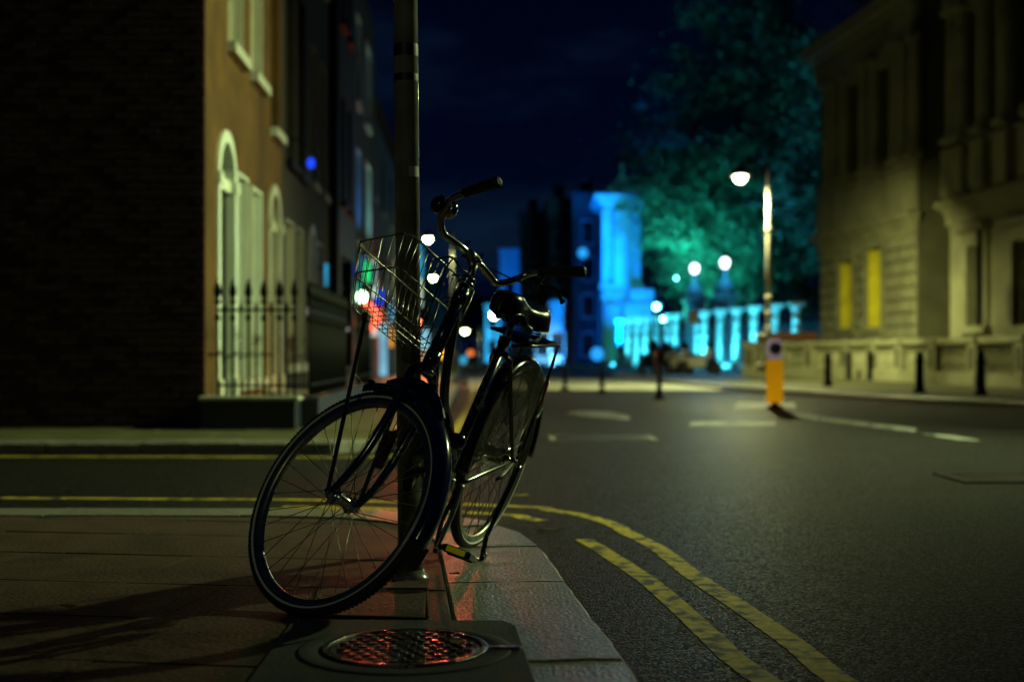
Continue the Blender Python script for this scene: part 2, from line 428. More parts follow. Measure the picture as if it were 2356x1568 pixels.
# right-hand pavement in front of the library
ro = [(12.5,4),(11.2,10),(9.8,15),(8.55,19),(8.0,20.6),(7.0,22.8),(6.3,25.2),(5.6,28.2),(5.0,32),(4.3,40),(4.0,48),(4.2,70),(3.0,120)]
ri = []
for i, p in enumerate(ro):
    a = Vector(ro[max(0, i-1)]); b = Vector(ro[min(len(ro)-1, i+1)]); t = (b-a).normalized(); ri.append(tuple(Vector(p)+Vector((t.y, -t.x))*.3))
poly = [(40,4),(60,140)]+list(reversed(ri))
rp = MB(); rp.add([(x, y, -.003) for x, y in poly]+[(x, y, -.2) for x, y in poly], [tuple(range(len(poly)))]+[(i, len(poly)+i, len(poly)+(i+1) % len(poly), (i+1) % len(poly)) for i in range(len(poly))])
rpav = struct(rp.build('pavement', 'slab_far', base=(12,30,-.1)))
rc = [0]
while rc[-1] < 50: rc.append(rc[-1]+1.0)
kerb_run(list(ro), list(ri), rc, rpav, 'granite', rag=.008)

# ---------------- painted lines (4 mm above the asphalt)
ZR = -.0978
def rp_(x, y): Y = 4314/(y-1420); return ((x-2048)/5212*Y, Y)     # full-size picture point on the road
def z4(x, y): return rp_(1900+x/1.4725, 1900+y/1.4725)
def ribbon(name, pts, w, m, ragged=.0022, z=ZR):
    P = catmull([(x, y, 0) for x, y in pts], 26); v = []; f = []
    for i, p in enumerate(P):
        t = (P[min(i+1, len(P)-1)]-P[max(i-1, 0)]).normalized(); n = Vector((-t.y, t.x, 0))
        a = p+n*(w/2+random.uniform(-ragged, ragged)); b = p-n*(w/2+random.uniform(-ragged, ragged))
        v += [(a.x, a.y, z), (b.x, b.y, z)]
    for i in range(len(P)-1): f.append((2*i, 2*i+1, 2*i+3, 2*i+2))
    return struct(MB().add(v, f).build(name, m))
ribbon('yellow_line', [(-9,7.62),(-4,7.58),(-2,7.5),(-1.0,7.42)]+[z4(*q) for q in ((270,185),(450,207),(640,238),(800,285),(900,340),(1000,388),(1100,445),(1300,600),(1600,800),(1900,1010),(2120,1190))]+[(.92,2.4),(1.1,0)], .082, 'yellow_paint')
ribbon('yellow_line', [(-1.25,7.12),(-.8,7.05)]+[z4(*q) for q in ((170,232),(290,252),(395,268))], .085, 'yellow_paint')
ribbon('yellow_line', [z4(*q) for q in ((640,378),(760,450),(1000,608),(1200,775),(1400,960),(1620,1150))]+[(.80,2.4),(.98,0)], .080, 'yellow_paint')
ribbon('yellow_line', [(-14,10.66),(-6,10.66),(-2.6,10.62),(-1.4,10.55),(-.95,10.8),(-.68,11.5),(-.62,13),(-.66,18),(-.85,28),(-1.3,45)], .1, 'yellow_paint')
def quad(name, pts, m='white_paint_road', z=ZR): return struct(MB().add([(x, y, z) for x, y in pts], [tuple(range(len(pts)))]).build(name, m))
def dp(x, y): Y = 2482/(y-HOR); return ((x-1178)/FD*Y, Y)
def dq(*pts): return [dp(*p) for p in pts]
# direction arrow and lane markings on the main street
quad('road_arrow', list(reversed(dq((1302,949),(1340,943),(1402,946),(1450,957),(1447,966),(1398,961),(1320,955)))))
quad('lane_marking', list(reversed(dq((1590,970),(1782,969),(1785,978),(1586,979)))))
quad('lane_marking', list(reversed(dq((1700,926),(1828,926),(1832,939),(1690,939)))))
for a in (((1806,947),(1886,957),(1882,967),(1800,952)),((1890,958),(2000,971),(1996,980),(1886,968)),((2004,972),(2110,986),(2104,994),(2000,981)),((2120,997),(2200,1003),(2258,1014),(2200,1012))):
    quad('lane_marking', list(reversed(dq(*a))))
# worn iron cover in the road with its pale rim
c = dp(1385, 1008); o = MB()
o.prism([(-.45,-.32),(.45,-.32),(.45,.32),(-.45,.32)], ((c[0],c[1],-.0985),(1,0,0),(0,1,0)), .006)
o = o.build('utility_cover', 'iron_dark'); tag(o, 'worn rectangular iron cover set in the road right of the bicycle', 'utility cover')
fr_ = MB()
for lo, hi in (((-.53,-.40),(.53,-.33)),((-.53,.33),(.53,.40)),((-.53,-.33),(-.46,.33)),((.46,-.33),(.53,.33))): fr_.box((c[0]+lo[0],c[1]+lo[1],-.0985),(c[0]+hi[0],c[1]+hi[1],-.0945))
mat('rim_dirty', (.13,.125,.11), .7, var=.4, scale=7); fr_.build('cover_rim', 'rim_dirty', o)
# gully grate at the right edge
gy = thing('drain_grate', 'ribbed iron drain grate in the dark road at the right edge', 'drain grate', (3.28, 8.75, -.1))
fr_ = MB()
for lo, hi in (((2.93,8.42),(3.75,8.47)),((2.93,9.03),(3.75,9.08)),((2.93,8.47),(2.98,9.03)),((3.70,8.47),(3.75,9.03))):
    MB().box((lo[0],lo[1],-.11),(hi[0],hi[1],-.088)).build('frame_bar', 'iron_dark', gy)
MB().box((2.98,8.47,-.099),(3.70,9.03,-.0975)).build('painted_shade', 'joint_dirt', gy)  # dark sheet painting in the shade under the grate bars
b0 = None
for i in range(15):
    x = 3.0+i*.048
    if b0 is None:
        b0 = MB().bbox((x,8.475,-.099),(x+.028,9.025,-.089), .004).build('bar', 'iron_dark', gy)
    else: inst(b0, 'bar', gy, (i*.048, 0, 0))

# ---------------- manhole at the kerb in the foreground
pt_ = struct(slab_mesh([(-.575,2.2),(.105,2.2),(.048,2.95),(.012,3.47),(-.02,3.545),(-.60,3.56)], -.03, .0085, .004).build('concrete_patch', 'concrete_dark'))
mc = Vector((-.262, 3.19, .0085))
mh = thing('manhole_cover', 'small round iron cover with raised studs in dark concrete below the front wheel', 'manhole cover', mc)
MB().lathe([(.262,0),(.262,.002),(.256,.0035),(.206,.0035),(.204,.001)], mc, n=48).build('surround', 'concrete_dark', mh)
MB().lathe([(.204,.0),(.204,.0075),(.199,.0095),(.190,.0095),(.187,.006),(.187,.0)], mc, n=48).build('ring', 'cast_iron', mh)
MB().lathe([(.186,0),(.186,.0048),(.176,.0052),(0,.0055)], mc, n=48).build('lid', 'cast_iron', mh)
k0 = None
for i in range(-5, 6):
    for j in range(-5, 6):
        x = (i+.5*(j % 2))*.034; y = j*.031
        if x*x+y*y > .165**2: continue
        if k0 is None:
            k0 = MB().bbox((mc.x-.011,mc.y-.006,mc.z+.004),(mc.x+.011,mc.y+.006,mc.z+.0095), .002).build('stud', 'cast_iron', mh); k0.location = (x, y, 0); k0.rotation_euler = (0,0,0)
        else: inst(k0, 'stud', mh, (x, y, 0))
MB().bbox((mc.x+.19,mc.y-.014,mc.z+.002),(mc.x+.285,mc.y+.012,mc.z+.0085), .003).build('hinge_lug', 'cast_iron', mh)
# small square chamber lid in the slabs beside the pole
lid = thing('chamber_lid', 'rectangular stone chamber lid between the pole and the granite kerb', 'chamber lid', (-.40, 3.9, 0))
p4 = [(-.56,3.62),(-.235,3.60),(-.262,4.03),(-.60,4.06)]
slab_mesh(p4, -.01, .0065, .003).build('lid', 'slab_stone', lid)
fr_ = MB()
for a, b in zip(p4, p4[1:]+p4[:1]): fr_.tube([(a[0],a[1],.004),(b[0],b[1],.002)], .005, 6)
fr_.build('rim', 'joint_dirt', lid)
# fallen leaves and litter
def leaf_bit(x, y, z, s, a, m, label, name='fallen_leaf', cat='leaf', group='litter along the kerb'):
    v = [(x+cos(a+t)*s*r, y+sin(a+t)*s*r*.6, z+random.uniform(.002,.012)) for t, r in ((0,1),(.8,.7),(2.2,.75),(3.1,.9),(4.0,.7),(5.4,.65))]
    o = MB().add(v+[(p[0],p[1],p[2]+.001) for p in v], [tuple(range(6)),tuple(reversed(range(6,12)))]).build(name, m)
    return tag(o, label, cat, group)
q = z4(260,125); leaf_bit(q[0], q[1], ZR, .09, 1, 'dry_leaf', 'pale dry leaf lying beyond the near yellow lines by the stand')
q = z4(395,330); leaf_bit(q[0], q[1], ZR, .035, .4, 'dry_leaf', 'tiny pale leaf in the gutter by the kerb corner')
q = z4(470,326); leaf_bit(q[0], q[1], ZR, .05, .2, 'dry_leaf', 'small curled leaf in the gap of the inner yellow line')
leaf_bit(-.19, 4.28, .006, .022, .5, 'dry_leaf', 'yellow leaf fragment in the kerb joint below the pedal')
leaf_bit(-1.27, 3.72, .004, .026, .2, 'dry_leaf', 'pale scrap of paper on the dark slabs at left', 'paper_scrap', 'litter')
leaf_bit(-.135, 3.22, .016, .022, .2, 'dry_leaf', 'brown leaf lying on the studs of the manhole cover')

# ================================================================== THE POLE
pb = Vector((-.333, 4.27, 0))
pole = thing('steel_pole', 'tall worn grey steel pole the dark bicycle leans beside', 'pole', pb)
lean = Vector((-.0085, 0, 1))
P = lambda z: pb+lean*z
MB().tube([P(-.02), P(2.6), P(4.6)], [.0405,.0395,.039], 28).build('shaft', 'pole_grey', pole)
MB().lathe([(.062,0),(.062,.006),(.050,.014),(.043,.03)], pb+Vector((0,0,-.002)), n=28).build('collar', 'pole_grey', pole)
for py, hh in ((118, .020), (181, .012)):
    z = zz(py, 4.27)
    MB().tube([P(z-hh), P(z-hh*.3), P(z+hh*.4), P(z+hh)], [.0404,.0409,.0407,.0404], 28, cap=False).build('tape_band', 'tape_black', pole)
z = zz(398, 4.27)
st = MB(); a0, a1 = -1.35, -.25; v = []
for i in range(7):
    a = a0+(a1-a0)*i/6
    for dz in (-.017+.002*i/6, .017+.002*i/6): v.append(P(z+dz)+Vector((cos(a)*.0412, sin(a)*.0412, 0)))
st.add(v, [(2*i, 2*i+2, 2*i+3, 2*i+1) for i in range(6)], True).build('sticker', 'sticker', pole)

# ================================================================== THE BICYCLE
# measured attitude of the leaning machine: rear hub, forward, up, left; steering head turned far to the rider's right
Rh = Vector((-.0559, 4.7367, -.3637+H)); fw = Vector((-.3245,-.9456,-.023)); up = Vector((.2669,-.1149,.9569)); le = Vector((.9075,-.3043,-.2896))
foot = Vector((-.4205, 3.7109, -.4283+H)); pf = Vector((-.746, .6594, .0926)); n2 = Vector((-.5456,-.6851,.4827)); ax = Vector((.3818,.3096,.8709))
B = lambda a, b, c=0: Rh+fw*a+up*b+le*c
V = lambda f, s, z: foot+pf*f+n2*s+ax*z
bike = thing('bicycle', 'dark navy step-through bicycle with wire basket leaning by the steel pole', 'bicycle', (-.35, 4.2, 0))
HUBF = V(.0946, 0, 0)

def wheel(name, ctr, a, e1, e2, hubw, hubr, valve, tw=.019, label=None):
    """a: axle direction to the rider's left, e1/e2 span the wheel plane"""
    def ring(prof, n=96):
        v = []; k = len(prof)
        for i in range(n):
            t = 2*pi*i/n; d = e1*cos(t)+e2*sin(t)
            v += [ctr+d*r+a*o for r, o in prof]
        f = [(i*k+j, ((i+1) % n)*k+j, ((i+1) % n)*k+(j+1) % k, i*k+(j+1) % k) for i in range(n) for j in range(k)]
        return v, f
    rimp = [(.3165,-.0125),(.3215,-.0135),(.3215,-.0105),(.314,-.008),(.314,.008),(.3215,.0105),(.3215,.0135),(.3165,.0125),(.305,.0105),(.302,.004),(.302,-.004),(.305,-.0105)]
    root = MB().add(*ring(rimp), smooth=False).build(name, 'alloy', bike)
    for p in root.data.polygons: p.use_smooth = True
    tp = [(.318+.0171+.017*sin(t), tw*.92*cos(t)) for t in [2*pi*j/16 for j in range(16)]]
    MB().add(*ring(tp), smooth=True).build('tyre', 'rubber', root)
    for sd in (1, -1):                                             # light reflective band moulded into each sidewall
        bp = [(.3265, sd*(tw*.86)), (.3295, sd*(tw*.955)), (.333, sd*(tw*.985)), (.333, sd*(tw*.90)), (.3265, sd*(tw*.75))]
        MB().add(*ring(bp), smooth=True).build('reflective_band', 'reflex_strip', root)
    # low tread knobs along the tyre crown
    kn = MB()
    for i in range(150):
        t = 2*pi*i/150; d = e1*cos(t)+e2*sin(t); tt = -e1*sin(t)+e2*cos(t)
        for o in (-.010, 0, .010):
            r = .318+.0171+.0168*math.sqrt(max(.1, 1-(o/(tw*.92))**2)); M = Matrix((a, tt, d)).transposed().to_4x4(); M.translation = ctr+d*r+a*o
            kn.box((-.0035,-.0045,-.001),(.0035,.0045,.0006), M)
    ko = kn.build('tread', 'rubber', root); ko['kind'] = 'stuff'
    hb = MB().lathe([(.007,-hubw/2-.022),(.007,-hubw/2-.004),(.0195,-hubw/2),(hubr+.012,-hubw/2+.003),(hubr+.012,-hubw/2+.006),(hubr+.002,-hubw/2+.010),(hubr,-hubw*.2),(hubr,hubw*.2),(hubr+.002,hubw/2-.010),(hubr+.012,hubw/2-.006),(hubr+.012,hubw/2-.003),(.0195,hubw/2),(.007,hubw/2+.004),(.007,hubw/2+.022)], ctr, a, 20)
    hb.build('hub', 'chrome', root)
    s0 = {}
    for i in range(36):
        sd = 1 if i % 2 else -1; t = 2*pi*(i+.35)/36; cr = (.55 if (i//2) % 2 else -.55)*1.3
        p0 = ctr+a*sd*(hubw/2-.004)+(e1*cos(t+cr)+e2*sin(t+cr))*(hubr+.009); p1 = ctr+a*sd*.002+(e1*cos(t)+e2*sin(t))*.303
        sp = MB().tube([p0, p1], .0013, 5); dn = (p1-p0).normalized()
        sp.tube([p1-dn*.012, p1], .0019, 6)
        sp.build('spoke', 'spoke_steel', root)
    d = e1*cos(valve)+e2*sin(valve)
    MB().tube([ctr+d*.303, ctr+d*.288, ctr+d*.27], [.0035,.0035,.0028], 8).build('valve', 'strap_metal', root)
    return root
e1r = (fw-le*fw.dot(le)).normalized(); e2r = le.cross(e1r)*-1
if e2r.dot(up) < 0: e2r = -e2r
fwheel = wheel('front_wheel', HUBF, n2, pf, ax, .082, .015, 2.35)
rwheel = wheel('rear_wheel', Rh, le, e1r, e2r, .09, .032, 4.3)

def mudguard(name, ctr, a, e1, e2, t0, t1, r, w, m, n=44, drop=.028):
    prof = [(-w, -drop), (-w, -.010), (-w*.82, -.002), (-w*.4, .004), (0, .006), (w*.4, .004), (w*.82, -.002), (w, -.010), (w, -drop)]
    v = []; k = len(prof)
    for i in range(n+1):
        t = t0+(t1-t0)*i/n; d = e1*cos(t)+e2*sin(t)
        v += [ctr+d*(r+h)+a*o for o, h in prof]+[ctr+d*(r+h-.0025)+a*o*.95 for o, h in reversed(prof)]
    K = 2*k; f = []
    for i in range(n):
        for j in range(K): f.append((i*K+j, (i+1)*K+j, (i+1)*K+(j+1) % K, i*K+(j+1) % K))
    f += [tuple(range(K)), tuple(reversed(range(n*K, (n+1)*K)))]
    return MB().add(v, f, True).build(name, m, bike)
fm = mudguard('front_mudguard', HUBF, n2, pf, ax, R_(74), R_(192), .374, .029, 'frame_navy')
rm = mudguard('rear_mudguard', Rh, le, e1r, e2r, R_(-4), R_(186), .374, .031, 'frame_black')
# flared tip at the front end of the mudguard, and its rubber flap at the other
d = pf*cos(R_(74))+ax*sin(R_(74)); tt = pf*sin(R_(74))-ax*cos(R_(74)); v = []
for s_ in (-.030,-.015,0,.015,.030):
    v += [HUBF+d*.377+n2*s_-tt*.03, HUBF+d*.379+n2*s_+tt*.006, HUBF+d*.392+n2*s_*1.1+tt*.030, HUBF+d*.412+n2*s_*1.25+tt*.055]
f = [(i*4+j, i*4+j+1, i*4+j+5, i*4+j+4) for i in range(4) for j in range(3)]
v2 = [p+d*.004 for p in v]
MB().add(v, f, True).add(v2, [tuple(reversed(q)) for q in f], True).add([v[i] for i in (3,7,11,15,19)]+[v2[i] for i in (3,7,11,15,19)], [(i,i+1,i+6,i+5) for i in range(4)]).build('tip_flare', 'frame_navy', fm)
d = pf*cos(R_(192))+ax*sin(R_(192)); tt = -pf*sin(R_(192))+ax*cos(R_(192))
fl = MB(); M = Matrix((n2, tt, d)).transposed().to_4x4(); M.translation = HUBF+d*.372
fl.bbox((-.034,-.012,-.004),(.034,.055,.003), .002, M).build('mud_flap', 'rubber', fm)
# number-plate style crest that rides on the front mudguard
cr_ = MB()
for i in range(9):
    t = R_(84+5*i); d = pf*cos(t)+ax*sin(t); t2 = R_(89+5*i); d2 = pf*cos(t2)+ax*sin(t2); h0 = .012+.028*sin(pi*i/9); h1 = .012+.028*sin(pi*(i+1)/9)
    q = [HUBF+d*.379, HUBF+d2*.379, HUBF+d2*(.379+h1), HUBF+d*(.379+h0)]
    cr_.add([p-n2*.004 for p in q]+[p+n2*.004 for p in q], [(3,2,1,0),(4,5,6,7),(0,1,5,4),(1,2,6,5),(2,3,7,6),(3,0,4,7)])
cr_.build('crest', 'frame_navy', fm)
# frame
fr = MB().tube(catmull([B(.482,-.043), B(.27,.433)], 1), .0165, 18)
frame = fr.build('frame', 'frame_navy', bike)
MB().tube([foot+ax*.441, foot+ax*.731], .0205, 18).build('head_tube', 'frame_navy', frame)
MB().lathe([(.0205,0),(.0255,.002),(.0265,.012),(.0225,.016)], foot+ax*.427, ax, 20).build('lower_race', 'chrome', frame)
MB().lathe([(.0215,0),(.0255,.003),(.0255,.012),(.021,.014),(.0245,.016),(.0245,.028),(.018,.034)], foot+ax*.729, ax, 20).build('upper_race', 'chrome', frame)
for z0 in (.452, .665): MB().tube([foot+ax*z0, foot+ax*(z0+.05)], [.0235,.0235], 18).build('lug', 'frame_navy', frame)
MB().tube(catmull([B(.795,.562), B(.768,.46), B(.735,.35), B(.68,.245), B(.585,.165), B(.45,.03)], 7), .0150, 16).build('top_tube', 'frame_navy', frame)
MB().tube(catmull([B(.865,.415), B(.822,.32), B(.765,.225), B(.68,.12), B(.58,.03), B(.482,-.043)], 7), .0165, 16).build('down_tube', 'frame_navy', frame)
for c in (1, -1):
    MB().tube([B(.46,-.04,.03*c), B(.40,-.034,.048*c), B(.05,-.003,.064*c), B(-.005,0,.064*c)], [.0105,.0105,.0085,.006], 12).build('chain_stay', 'frame_black', frame)
    MB().tube([B(.285,.40,.018*c), B(.25,.37,.034*c), B(.03,.03,.064*c), B(0,0,.064*c)], [.0085,.0085,.0075,.006], 12).build('seat_stay', 'frame_black', frame)
    MB().lathe([(.013,0),(.013,.012),(.008,.016),(.006,.024)], B(0,0,.058*c), le*c, 12).build('axle_nut', 'chrome', frame)
MB().lathe([(.021,-.036),(.021,.036)], B(.482,-.043), le, 20).build('bottom_bracket', 'frame_black', frame)
# decals up the seat tube
sd_ = (B(.27,.433)-B(.482,-.043)).normalized()
t0_ = B(.482,-.043)+sd_*.265
tx = bpy.data.curves.new('tube_lettering', 'FONT'); tx.body = 'Popular'; tx.size = .026; tx.extrude = .0006
to = bpy.data.objects.new('tube_lettering', tx); COL.objects.link(to)
nn = (Vector((0.05,-1,.05))-sd_*Vector((0.05,-1,.05)).dot(sd_)).normalized()
side_n = (le*.75+nn*.66).normalized(); side_n = (side_n-sd_*side_n.dot(sd_)).normalized(); yv = side_n.cross(sd_)
M = Matrix((sd_, yv, side_n)).transposed().to_4x4(); M.translation = t0_+side_n*.0158-yv*.007
dg = bpy.context.evaluated_depsgraph_get(); dg.update()
me = bpy.data.meshes.new_from_object(to.evaluated_get(dg)); bpy.data.objects.remove(to)
tb = MB().add([M @ q.co for q in me.vertices], [tuple(p.vertices) for p in me.polygons]); tb.build('tube_lettering', 'decal_white', frame)
yv2 = None
fn_ = (nn*.92-le*.4).normalized(); fn_ = (fn_-sd_*fn_.dot(sd_)).normalized(); y2 = fn_.cross(sd_)
for i in range(5):
    c = t0_+sd_*(-.03+.036*i)+fn_*.0162
    MB().add([c-y2*.007, c+sd_*.018-y2*.004, c+sd_*.026+y2*.006, c+sd_*.004+y2*.005], [(0,1,2,3)]).build('chevron', 'decal_yellow', frame)
# fork
fk = MB().tube([V(0,-.052,.418), V(0,-.03,.435), V(0,0,.441), V(0,.03,.435), V(0,.052,.418)], [.014,.017,.02,.017,.014], 14)
fork = fk.build('fork', 'frame_navy', bike)
for s_ in (1, -1):
    MB().tube(catmull([V(.0,.052*s_,.425), V(.004,.053*s_,.32), V(.020,.055*s_,.18), V(.048,.057*s_,.08), V(.088,.058*s_,.008)], 6), [.0135]*12+[.0125]*6+[.0110]*4+[.0095]*3, 14).build('fork_blade', 'frame_navy', fork)
    MB().lathe([(.014,0),(.014,.009),(.008,.012),(.006,.022)], V(.0946,.052*s_,0), n2*s_, 12).build('axle_nut', 'chrome', fork)
    # perforated flat strip from the axle up to the basket floor
    top = V(.212,.125*s_,.540); bot = V(.0946,.066*s_,.002)
    dvec = (top-bot).normalized(); Mx = Matrix(((pf-dvec*pf.dot(dvec)).normalized(), dvec, (pf-dvec*pf.dot(dvec)).normalized().cross(dvec))).transposed().to_4x4(); Mx.translation = bot
    sm = MB().bbox((-.0085,-.012,-.0016),(.0085,(top-bot).length,.0016), .0008, Mx)
    for i in range(9): sm.lathe([(.0032,-.0022),(.0032,.0022)], Mx @ Vector((0,.03+.028*i,0)), Mx.to_3x3() @ Vector((0,0,1)), 8)
    sm.bbox((-.011,(top-bot).length-.02,-.005),(.011,(top-bot).length+.006,.012), .002, Mx)
    sm.build('basket_stay', 'strap_metal', fork)
# stem and handlebar
stm = MB().tube([foot+ax*.74, foot+ax*.822], .0112, 16)
stm.lathe([(.0112,0),(.017,.004),(.018,.012),(.010,.018)], foot+ax*.812, ax, 16)
stm.tube([foot+ax*.795, V(.018,0,.815), V(.033,0,.836)], [.0135,.0145,.0155], 14)
stm.tube([V(.033,-.024,.836), V(.033,.024,.836)], .0185, 18)
stem = stm.build('stem', 'alloy', bike)
for s_ in (-.036, .036):
    M = Matrix((n2, pf, ax)).transposed().to_4x4(); M.translation = V(.033, s_, .859)
    MB().bbox((-.003,-.010,-.007),(.003,.010,.011), .0015, M).build('bracket_tab', 'chrome', stem)
half = [(.033,.0,.836),(.031,.052,.835),(.034,.105,.832),(.034,.143,.829),(.026,.176,.850),(.006,.198,.880),(-.018,.210,.905),(-.064,.217,.922),(-.13,.229,.934),(-.203,.242,.943)]
path = [V(f, -s_, z) for f, s_, z in reversed(half)]+[V(f, s_, z) for f, s_, z in half[1:]]
hbar = MB().tube(catmull(path, 6), .0111, 16).build('handlebar', 'chrome', bike)
for s_ in (1, -1):
    g0 = V(-.064,.217*s_,.922); g1 = V(-.205,.242*s_,.944); gm = g0.lerp(g1, .45)
    pts = [g0, g0.lerp(g1,.03), g0.lerp(g1,.08), g0.lerp(g1,.3), g0.lerp(g1,.55), g0.lerp(g1,.8), g0.lerp(g1,.95), g1, g1+(g1-g0).normalized()*.004]
    gr = MB().tube(pts, [.0145,.0162,.0150,.0155,.0165,.0172,.0178,.0165,.008], 18)
    g_ = gr.build('grip', 'grip_rubber', hbar)
    for i in range(8):
        c = g0.lerp(g1, .12+.095*i); MB().tube([c, c+(g1-g0).normalized()*.006], [.0168+.0002*i,.0170+.0002*i], 18).build('rib', 'grip_rubber', g_) if False else None
# bell on the rider's left arm
bc = V(-.012,.208,.905)+ax*-.006
bl = MB().lathe([(.006,-.004),(.027,-.002),(.0285,.006),(.027,.014),(.020,.022),(.009,.0265),(0,.0275)], V(.004,.186,.885), (-pf*.55+ax*.1-n2*.8).normalized(), 22)
bell = bl.build('bell', 'chrome', hbar)
MB().tube([V(.004,.186,.885), V(.006,.200,.882)], .014, 12).build('bell_clamp', 'alloy', hbar)
MB().lathe([(.0275,-.004),(.029,.002),(.028,.012),(.015,.022),(0,.024)], V(.020,.212,.882), (pf*.3+n2*.95).normalized(), 18).build('bell_base', 'frame_black', hbar)
# brake lever under the rider's right grip, with its cable
lv = MB().tube([V(-.060,-.216,.921)+ax*.0, V(-.066,-.217,.900), V(-.060,-.216,.878)], [.014,.011,.010], 12)
lv.tube([V(-.052,-.214,.868), V(-.064,-.217,.872), V(-.085,-.222,.868)], [.009,.012,.009], 12)
lever = lv.build('brake_lever', 'frame_black', hbar)
MB().tube(catmull([V(-.075,-.221,.870), V(-.105,-.228,.872), V(-.130,-.235,.868), V(-.155,-.243,.845), V(-.168,-.247,.832)], 5), [.0065]*10+[.0055]*8+[.0075,.008,.006], 10, flat=(1.25,.8)).build('lever_blade', 'frame_black', lever)
MB().tube(catmull([V(-.050,-.214,.868), V(-.02,-.205,.868), V(.03,-.165,.868), V(.06,-.10,.862), V(.075,-.02,.845), V(.072,.03,.80), V(.06,.045,.73), V(.048,.05,.62), V(.042,.05,.50), V(.03,.045,.44)], 6), .0026, 8).build('brake_cable', 'cable', hbar)
# saddle : broad, sprung, rounded nose towards the camera
prof = [(-.035,.014,0),(-.02,.058,.004),(.005,.088,.006),(.045,.100,.004),(.085,.094,-.004),(.125,.072,-.014),(.165,.054,-.012),(.205,.052,.0),(.245,.057,.008),(.28,.057,.010),(.305,.047,.006),(.322,.027,-.004),(.328,.008,-.014)]
v = []; k = 13
for a_, hw, dz in prof:
    for j in range(k):
        t = -pi/2+pi*j/(k-1); x = sin(t); g = math.copysign(abs(x)**.8, x)
        zc = (cos(t)**.55 if abs(cos(t)) > 1e-6 else 0)
        dish = -.014*(1-abs(x))**1.5*(1 if a_ < .2 else .2)
        w_ = max(0, min(1, (a_-.07)/.13)); v.append(B(.075+a_, .502+.045*w_+dz+(.080*(1-w_)+.058*w_)*zc+dish*zc-.012*(1-zc), hw*g))
f = [(i*k+j, i*k+j+1, (i+1)*k+j+1, (i+1)*k+j) for i in range(len(prof)-1) for j in range(k-1)]
f += [tuple(reversed([i*k for i in range(len(prof))]+[i*k+k-1 for i in reversed(range(len(prof)))]))]
sd = MB().add(v, f, True); saddle = sd.build('saddle', 'saddle_vinyl', bike)
sub = saddle.modifiers.new('smooth', 'SUBSURF'); sub.levels = sub.render_levels = 2
und = MB()
for c in (1, -1):
    und.tube(catmull([B(.34,.528,.012*c), B(.27,.505,.022*c), B(.20,.500,.022*c), B(.12,.515,.055*c), B(.09,.528,.075*c)], 4), .0035, 8)
und.build('rail', 'strap_metal', saddle)
for c in (1, -1):
    sp = [B(.105, .47+.055*i/36, .055*c)+(fw*cos(i*1.05)+le*sin(i*1.05))*.014 for i in range(37)]
    MB().tube(sp, .0024, 6).build('spring', 'frame_black', saddle)
    MB().tube([B(.105,.462,.055*c), B(.105,.470,.055*c)], .019, 12).build('spring_plate', 'frame_black', saddle)
und = MB().bbox((-.05,-.075,-.006),(.08,.075,.004), .004, Matrix(((fw.x,le.x,up.x,0),(fw.y,le.y,up.y,0),(fw.z,le.z,up.z,0),(0,0,0,1))) if False else (lambda M: M)(Matrix.Translation(B(.155,.462))@Matrix((fw, le, up)).transposed().to_4x4()))
und.build('base_plate', 'frame_black', saddle)
pst = MB().tube([B(.275,.422), B(.222,.540)], .0128, 16).build('seat_post', 'chrome', bike)
MB().lathe([(.021,0),(.021,.022)], B(.274,.424), sd_, 18).build('seat_clamp', 'frame_black', bike)
MB().tube([B(.235,.51,-.026), B(.235,.51,.026)], .013, 14).build('saddle_clamp', 'frame_black', bike)
# rear carrier
ra = [B(.235,.425,.022), B(.10,.434,.060), B(-.10,.436,.070), B(-.165,.430,.068), B(-.178,.428,.03), B(-.178,.428,-.03), B(-.165,.430,-.068), B(-.10,.436,-.070), B(.10,.434,-.060), B(.235,.425,-.022)]
rack = MB().tube(catmull(ra, 4), .0062, 10).build('rear_rack', 'frame_black', bike)
c0 = None
for i in range(6):
    a_ = .145-.032*i; MB().tube([B(a_,.434,-.062), B(a_,.434,.062)], .0042, 8).build('cross_bar', 'frame_black', rack)
M = Matrix.Translation(B(-.105,.439))@Matrix((fw, le, up)).transposed().to_4x4()
MB().bbox((-.062,-.062,-.002),(.075,.066,.004), .003, M).build('carrier_plate', 'frame_black', rack)
for c in (1, -1):
    MB().tube([B(-.155,.428,.066*c), B(-.150,.39,.067*c), B(-.125,.25,.068*c), B(-.06,.05,.070*c), B(-.02,-.005,.070*c)], [.0055,.0055,.0075,.0060,.005], 10).build('rack_stay', 'frame_black', rack)
    MB().tube([B(-.11,.21,.0755*c),B(-.135,.30,.0755*c)], [.0045,.0045], 8).build('reflector', 'red_reflector', rack) if c == 1 else None
# deployed U stand holding the rear wheel just off the ground
ust = MB().tube(catmull([B(-.03,-.015,.085), B(.05,-.13,.087), B(.142,-.262,.088)], 5), .0085, 12)
ust.tube([B(.142,-.262,.088), B(.130,-.33,.090), B(.122,-.383,.090)], .0090, 12)
ust.tube([B(-.03,-.015,-.085), B(.05,-.13,-.087), B(.142,-.262,-.088), B(.122,-.383,-.088)], .0085, 12)
ust.tube([B(.128,-.355,-.089), B(.128,-.355,.090)], .0070, 12)
stand = ust.build('wheel_stand', 'frame_black', bike)
MB().lathe([(.006,0),(.012,.002),(.012,.012),(.006,.014)], B(.130,-.33,.093), le, 10).build('stand_bolt', 'chrome', stand)
